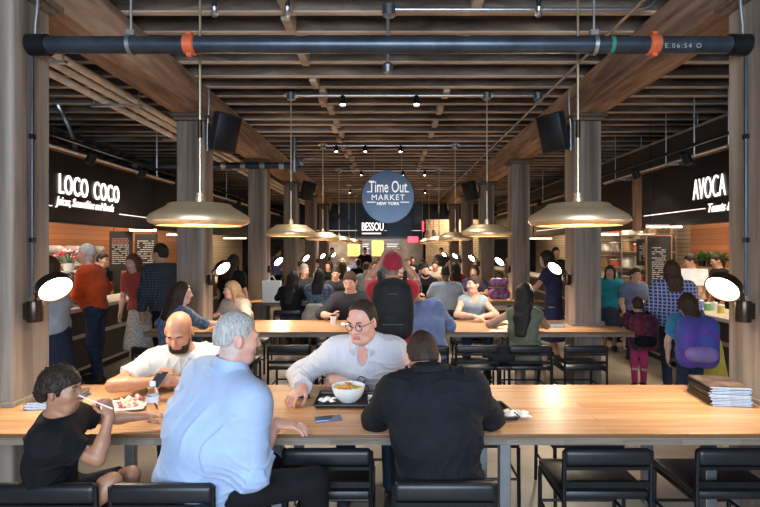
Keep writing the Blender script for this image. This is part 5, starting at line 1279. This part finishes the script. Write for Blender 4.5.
person('man in a pale grey tee with his back turned at the third table', .97, 8.42, 0, 1.8, lean=8, head=(0, 5, 0), skin=sk_dark, top=cl_grey, sleeve='short', bot=cl_jean, hair=hr_black, hstyle='buzz', vox=vf, w=1.08, shoes=cl_shoe)
person('bearded man in a black shirt facing the camera at the third table', .72, 10.02, 182, 1.78, lean=8, head=(-10, 6, 0), skin=sk_light, top=cl_black, sleeve='long', bot=cl_jean, hair=hr_black, beard=hr_black, vox=vf, shoes=cl_shoe)
person('dark-haired person in navy behind the grey-top woman', 1.72, 10.1, 190, 1.7, lean=6, head=(20, 0, 0), skin=sk_tan, top=cl_navy, sleeve='short', bot=cl_jean, hair=hr_dkbrown, hstyle='shoulder', vox=vf, shoes=cl_shoe)
chair(1.72, 10.16, Fc, 'under the dark-haired person in navy at the third table')
fv = .016
crowd = [  # label, x, table index, side (+ far / - near), yaw offset, top, hair, style, skin
 ('curly-haired woman in black at the fourth table, far side', -1.55, 3, 1, 10, cl_black, hr_black, 'shoulder', sk_tan), ('long brown-haired woman in beige, back turned at the fourth table', -1.1, 3, -1, 12, cl_tan, hr_brown, 'long', sk_light),
 ('man in a mint tee leaning sideways at the fourth table', -.55, 3, -1, 15, cl_mint, hr_brown, 'short', sk_light), ('dark-haired man in charcoal facing the camera at the fourth table', -.35, 3, 1, 0, cl_char, hr_black, 'short', sk_tan),
 ('man in a cream shirt facing the camera at the fourth table', 1.2, 3, 1, 5, cl_beige, hr_dkbrown, 'short', sk_tan), ('woman in rust red, back turned at the fourth table', 1.55, 3, -1, -10, cl_rust, hr_dkbrown, 'shoulder', sk_light),
 ('man in grey blue, back turned at the fourth table', .75, 3, -1, 6, cl_bluegrey, hr_black, 'short', sk_tan), ('blond person in white at the fifth table, left end', -1.5, 4, 1, 0, cl_grey, hr_blond, 'bob', sk_light),
 ('man in black with his back turned at the fifth table', -.9, 4, -1, 0, cl_black, hr_black, 'short', sk_dark), ('woman in teal at the fifth table, facing the camera', -.3, 4, 1, 0, cl_teal, hr_black, 'bob', sk_tan),
 ('man in beige facing the camera at the fifth table', .6, 4, 1, 0, cl_tan, hr_brown, 'short', sk_light), ('woman in navy, back turned at the fifth table', 1.0, 4, -1, 0, cl_navy, hr_brown, 'shoulder', sk_light), ('man in a white tee at the fifth table, right end', 1.5, 4, 1, 0, cl_polo, hr_black, 'short', sk_tan),
 ('man in slate at the furthest table, left', -1.2, 5, 1, 0, cl_slate, hr_black, 'short', sk_light), ('woman in black at the furthest table, centre', -.2, 5, 1, 0, cl_black, hr_dkbrown, 'shoulder', sk_light), ('man in charcoal at the furthest table, right', .9, 5, 1, 0, cl_char, hr_black, 'short', sk_tan)]
for l, x, k, sd, yo, top, hr, st, sk in crowd:
    y = TF + BAY * k + (1.22 if sd > 0 else -.3); person(l, x, y, (180 if sd > 0 else 0) + yo, 1.74, lean=8, head=(yo, 5, 0), skin=sk, top=top, sleeve='short', bot=cl_jean, hair=hr, hstyle=st, vox=fv, shoes=None)
    chair(x, y + .06 * sd, Fc if sd > 0 else N, 'under the ' + l.replace(' facing the camera', '').replace(' leaning sideways', ''))
# ------------------------------------------------------------------ standing people, left aisle
person('white-haired man in an orange polo standing at the left counter', -3.72, 6.35, -98, 1.76, sit=None, head=(-6, 6, 0), skin=sk_pink, top=cl_orange, sleeve='elbow', gap=.011, fold=.006, bot=cl_jean, hair=hr_white, hstyle='buzz', vox=.009, w=.93, belly=.3, shoes=cl_shoe, L_=dict(at=(-4.06, 6.3, 1.03), dir=(-.8, .2, -.3)), R_=dict(at=(-3.97, 6.62, 1.04), dir=(-.8, .3, -.2)))
person('woman in a grey top and dark skirt behind the nearest left lamp', -3.55, 5.35, -100, 1.62, sit=None, skin=sk_light, top=cl_grey, sleeve='short', skirt=cl_greyskirt, hair=hr_brown, hstyle='bob', vox=.01, shoes=cl_shoe, w=.95)
person('red-haired woman in a rust tee and long grey skirt in the left aisle', -3.5, 7.0, -160, 1.62, sit=None, head=(-8, 8, 0), skin=sk_light, top=cl_rust, sleeve='short', skirt=cl_skirtg, hair=hairm('hair_auburn', (.16, .06, .03)), hstyle='shoulder', vox=.01, shoes=cl_shoe, w=.95)
person('tall dark-haired man in a dark plaid shirt in the left aisle', -3.02, 6.75, -60, 1.76, sit=None, head=(-15, 0, 0), skin=sk_tan, top=cl_plaid, sleeve='long', gap=.024, bot=cl_black, hair=hr_black, vox=.01, shoes=cl_shoe, w=1.1)
person('dark-haired worker behind the left counter', -5.1, 8.75, 100, 1.62, sit=None, head=(0, 10, 0), skin=sk_light, top=cl_black, sleeve='short', bot=cl_black, hair=hr_black, vox=vf, shoes=None)
person('person in black with long dark hair standing behind the blonde woman', -2.45, 7.7, 20, 1.60, sit=None, skin=sk_light, top=cl_black, sleeve='short', bot=cl_black, hair=hr_dkbrown, hstyle='shoulder', vox=vf, shoes=cl_shoe)
person('dark-haired man in black standing beyond the third left column', -3.0, 10.6, 60, 1.6, sit=None, skin=sk_light, top=cl_black, sleeve='long', bot=cl_black, hair=hr_black, vox=fv)
# right aisle
person('young woman in a teal top standing in the right aisle', 3.64, 8.25, 200, 1.42, sit=None, head=(10, 0, 0), skin=sk_tan, top=cl_teal, sleeve='short', skirt=cl_greyskirt, hair=hr_black, hstyle='shoulder', vox=.011, shoes=cl_shoe)
person('boy in a blue grey tee standing beside the teal top', 3.72, 7.65, 170, 1.40, sit=None, head=(10, 5, 0), skin=sk_light, top=cl_bluegrey, sleeve='short', bot=cl_greyskirt, hair=hr_brown, vox=.011, shoes=cl_shoe)
kid1 = person('small child with a maroon backpack and pink leggings walking in the right aisle', 3.05, 6.1, 10, 1.08, sit=None, kid=.2, skin=sk_light, top=cl_maroon, sleeve='short', bot=cl_pink, hair=hr_brown, hstyle='short', vox=.009, shoes=cl_shoe)
kid2 = person('girl with a purple backpack and loose brown hair in the right aisle', 2.95, 4.9, 12, 1.24, sit=None, kid=.15, skin=sk_light, top=cl_cyan, sleeve='short', bot=cl_jean, hair=hr_brown, hstyle='long', vox=.009, shoes=cl_shoe)
person('long-haired woman in a blue and white plaid shirt in the right aisle', 3.42, 6.0, 15, 1.55, sit=None, head=(10, 8, 0), skin=sk_light, top=cl_bplaid, sleeve='elbow', gap=.024, bot=cl_jean, hair=hr_brown, hstyle='shoulder', vox=.0095, shoes=cl_shoe, w=1.05)
def kidbag(inf, mat, mat2, label, x, y, yaw, z, sc):
    t = thing('backpack', label, 'backpack', (x, y, 0), -R(yaw)); b = -.17 * sc
    sdf_obj('bag_body', [cap((-.07 * sc, b, z - .12 * sc), (-.07 * sc, b, z + .14 * sc), .1 * sc, None, .05), cap((.07 * sc, b, z - .12 * sc), (.07 * sc, b, z + .14 * sc), .1 * sc, None, .05)], .01, mat, t, None, (.003, 30, 2), 1)
    sdf_obj('front_pocket', [cap((-.06 * sc, b - .08 * sc, z - .08 * sc), (.06 * sc, b - .08 * sc, z - .08 * sc), .07 * sc, None, .03)], .009, mat2, t)
    for q in (-1, 1): MB().tube([(q * .08 * sc, b + .03, z + .2 * sc), (q * .09 * sc, -.03, z + .27 * sc), (q * .095 * sc, .07 * sc, z + .2 * sc), (q * .1 * sc, .1 * sc, z)], .012, 6).build('shoulder_strap', mat2, t)
kidbag(kid1, cl_maroon, cl_black, 'maroon backpack on the small child in pink leggings', 3.05, 6.1, 10, .68, .95)
kidbag(kid2, cl_purple, cloth('purple_pocket', (.3, .22, .55), .7), 'purple and blue backpack on the girl with loose hair', 2.95, 4.9, 12, .80, 1.08)
t = thing('yellow_jacket', 'yellow jacket carried at the right side of the girl with the purple backpack', 'jacket', (3.27, 5.02, .55)); sdf_obj('jacket_body', [cap((0, 0, .2), (.0, 0, -.12), .06, .1, .04), cap((.02, .02, .1), (.05, 0, -.2), .05, .07, .04)], .01, cl_yellow, t, None, (.008, 22, 3), 1)
person('dark-haired person in a navy dress reaching out left of the second right column', 2.5, 7.6, -60, 1.66, sit=None, head=(0, 10, 0), skin=sk_tan, top=cl_navy, sleeve='short', skirt=cl_navy, hair=hr_black, hstyle='bob', vox=.011, shoes=cl_shoe, L_=dict(at=(1.98, 7.3, 1.0)))
for l, x, y, H_, hr, st, sk, tp in (('cook in a black cap behind the right counter', 5.05, 8.2, 1.6, hr_black, 'short', sk_tan, cl_tan), ('cook in a tan shirt behind the tall menu board', 5.3, 9.4, 1.62, hr_brown, 'short', sk_light, cl_tan), ('cook in black further along the right stall', 5.75, 8.6, 1.6, hr_black, 'short', sk_tan, cl_black)):
    person(l, x, y, -80, H_, sit=None, head=(0, 15, 0), skin=sk, top=tp, sleeve='short', bot=cl_black, hair=hr, hstyle=st, vox=vf)
for l, x, y, tp in (('dark-haired man in charcoal standing by the pale wall at the far end', 2.0, 19.2, cl_char), ('dark-haired man in white standing by the pale wall at the far end', 2.6, 19.3, cl_polo), ('person in black standing below the menu panels at the far end', -.9, 18.6, cl_black), ('person in white standing before the far counter', -2.2, 19.4, cl_polo), ('person in slate standing far down the left aisle', -3.3, 14.5, cl_slate), ('person in beige standing far down the right aisle', 3.4, 13.6, cl_beige), ('person in black standing far down the right aisle', 3.7, 11.2, cl_black)):
    person(l, x, y, 180 if x > -3 else 30, 1.72, sit=None, skin=sk_tan, top=tp, sleeve='short', bot=cl_black, hair=hr_black, vox=fv)
t = thing('shoulder_bag', 'pink flowered bag hanging by the third right column', 'bag', (1.98, 9.0, .75)); sdf_obj('bag_body', [cap((-.1, 0, .12), (.1, 0, .12), .1, None, .04), cap((-.1, 0, .34), (.1, 0, .34), .07, None, .04)], .012, cloth('flowered_bag', (.3, .05, .12), .8, .2, .3, 'spots', (.3, .2, .4), 16), t, lambda D, X, Y, Z: np.maximum(D, .0015 - Z)); MB().tube(arc((-.07, 0, .4), (0, 0, .62), (.07, 0, .4), 8), .01, 6).build('handle', m_bag, t)
# ------------------------------------------------------------------ light, camera
W = bpy.data.worlds.new('world'); S.world = W; W.use_nodes = True
W.node_tree.nodes['Background'].inputs['Color'].default_value = (.62, .76, 1, 1); W.node_tree.nodes['Background'].inputs['Strength'].default_value = .15
lamp('AREA', 'facade_daylight', (0, -2.9, 2.5), 270, (.68, .83, 1), 4.4, None, (0, 1, .05), sy=2.2)
cam = bpy.data.cameras.new('camera'); co = bpy.data.objects.new('camera', cam); COL.objects.link(co)
cam.sensor_width = 36; cam.lens = F / 760 * 36; cam.shift_x = -9 / 760; cam.shift_y = -5.5 / 760; cam.clip_end = 100
co.location = (0, 0, 1.7); co.rotation_euler = (PI / 2, 0, 0); S.camera = co
S.view_settings.view_transform = 'Standard'; S.view_settings.look = 'None'; S.view_settings.gamma = 1; S.view_settings.use_curve_mapping = False
S.view_settings.exposure = .98
try:
    S.cycles.use_denoising = True; S.cycles.max_bounces = 6; S.cycles.diffuse_bounces = 4; S.cycles.transparent_max_bounces = 6; S.cycles.sample_clamp_indirect = 4
except Exception: pass
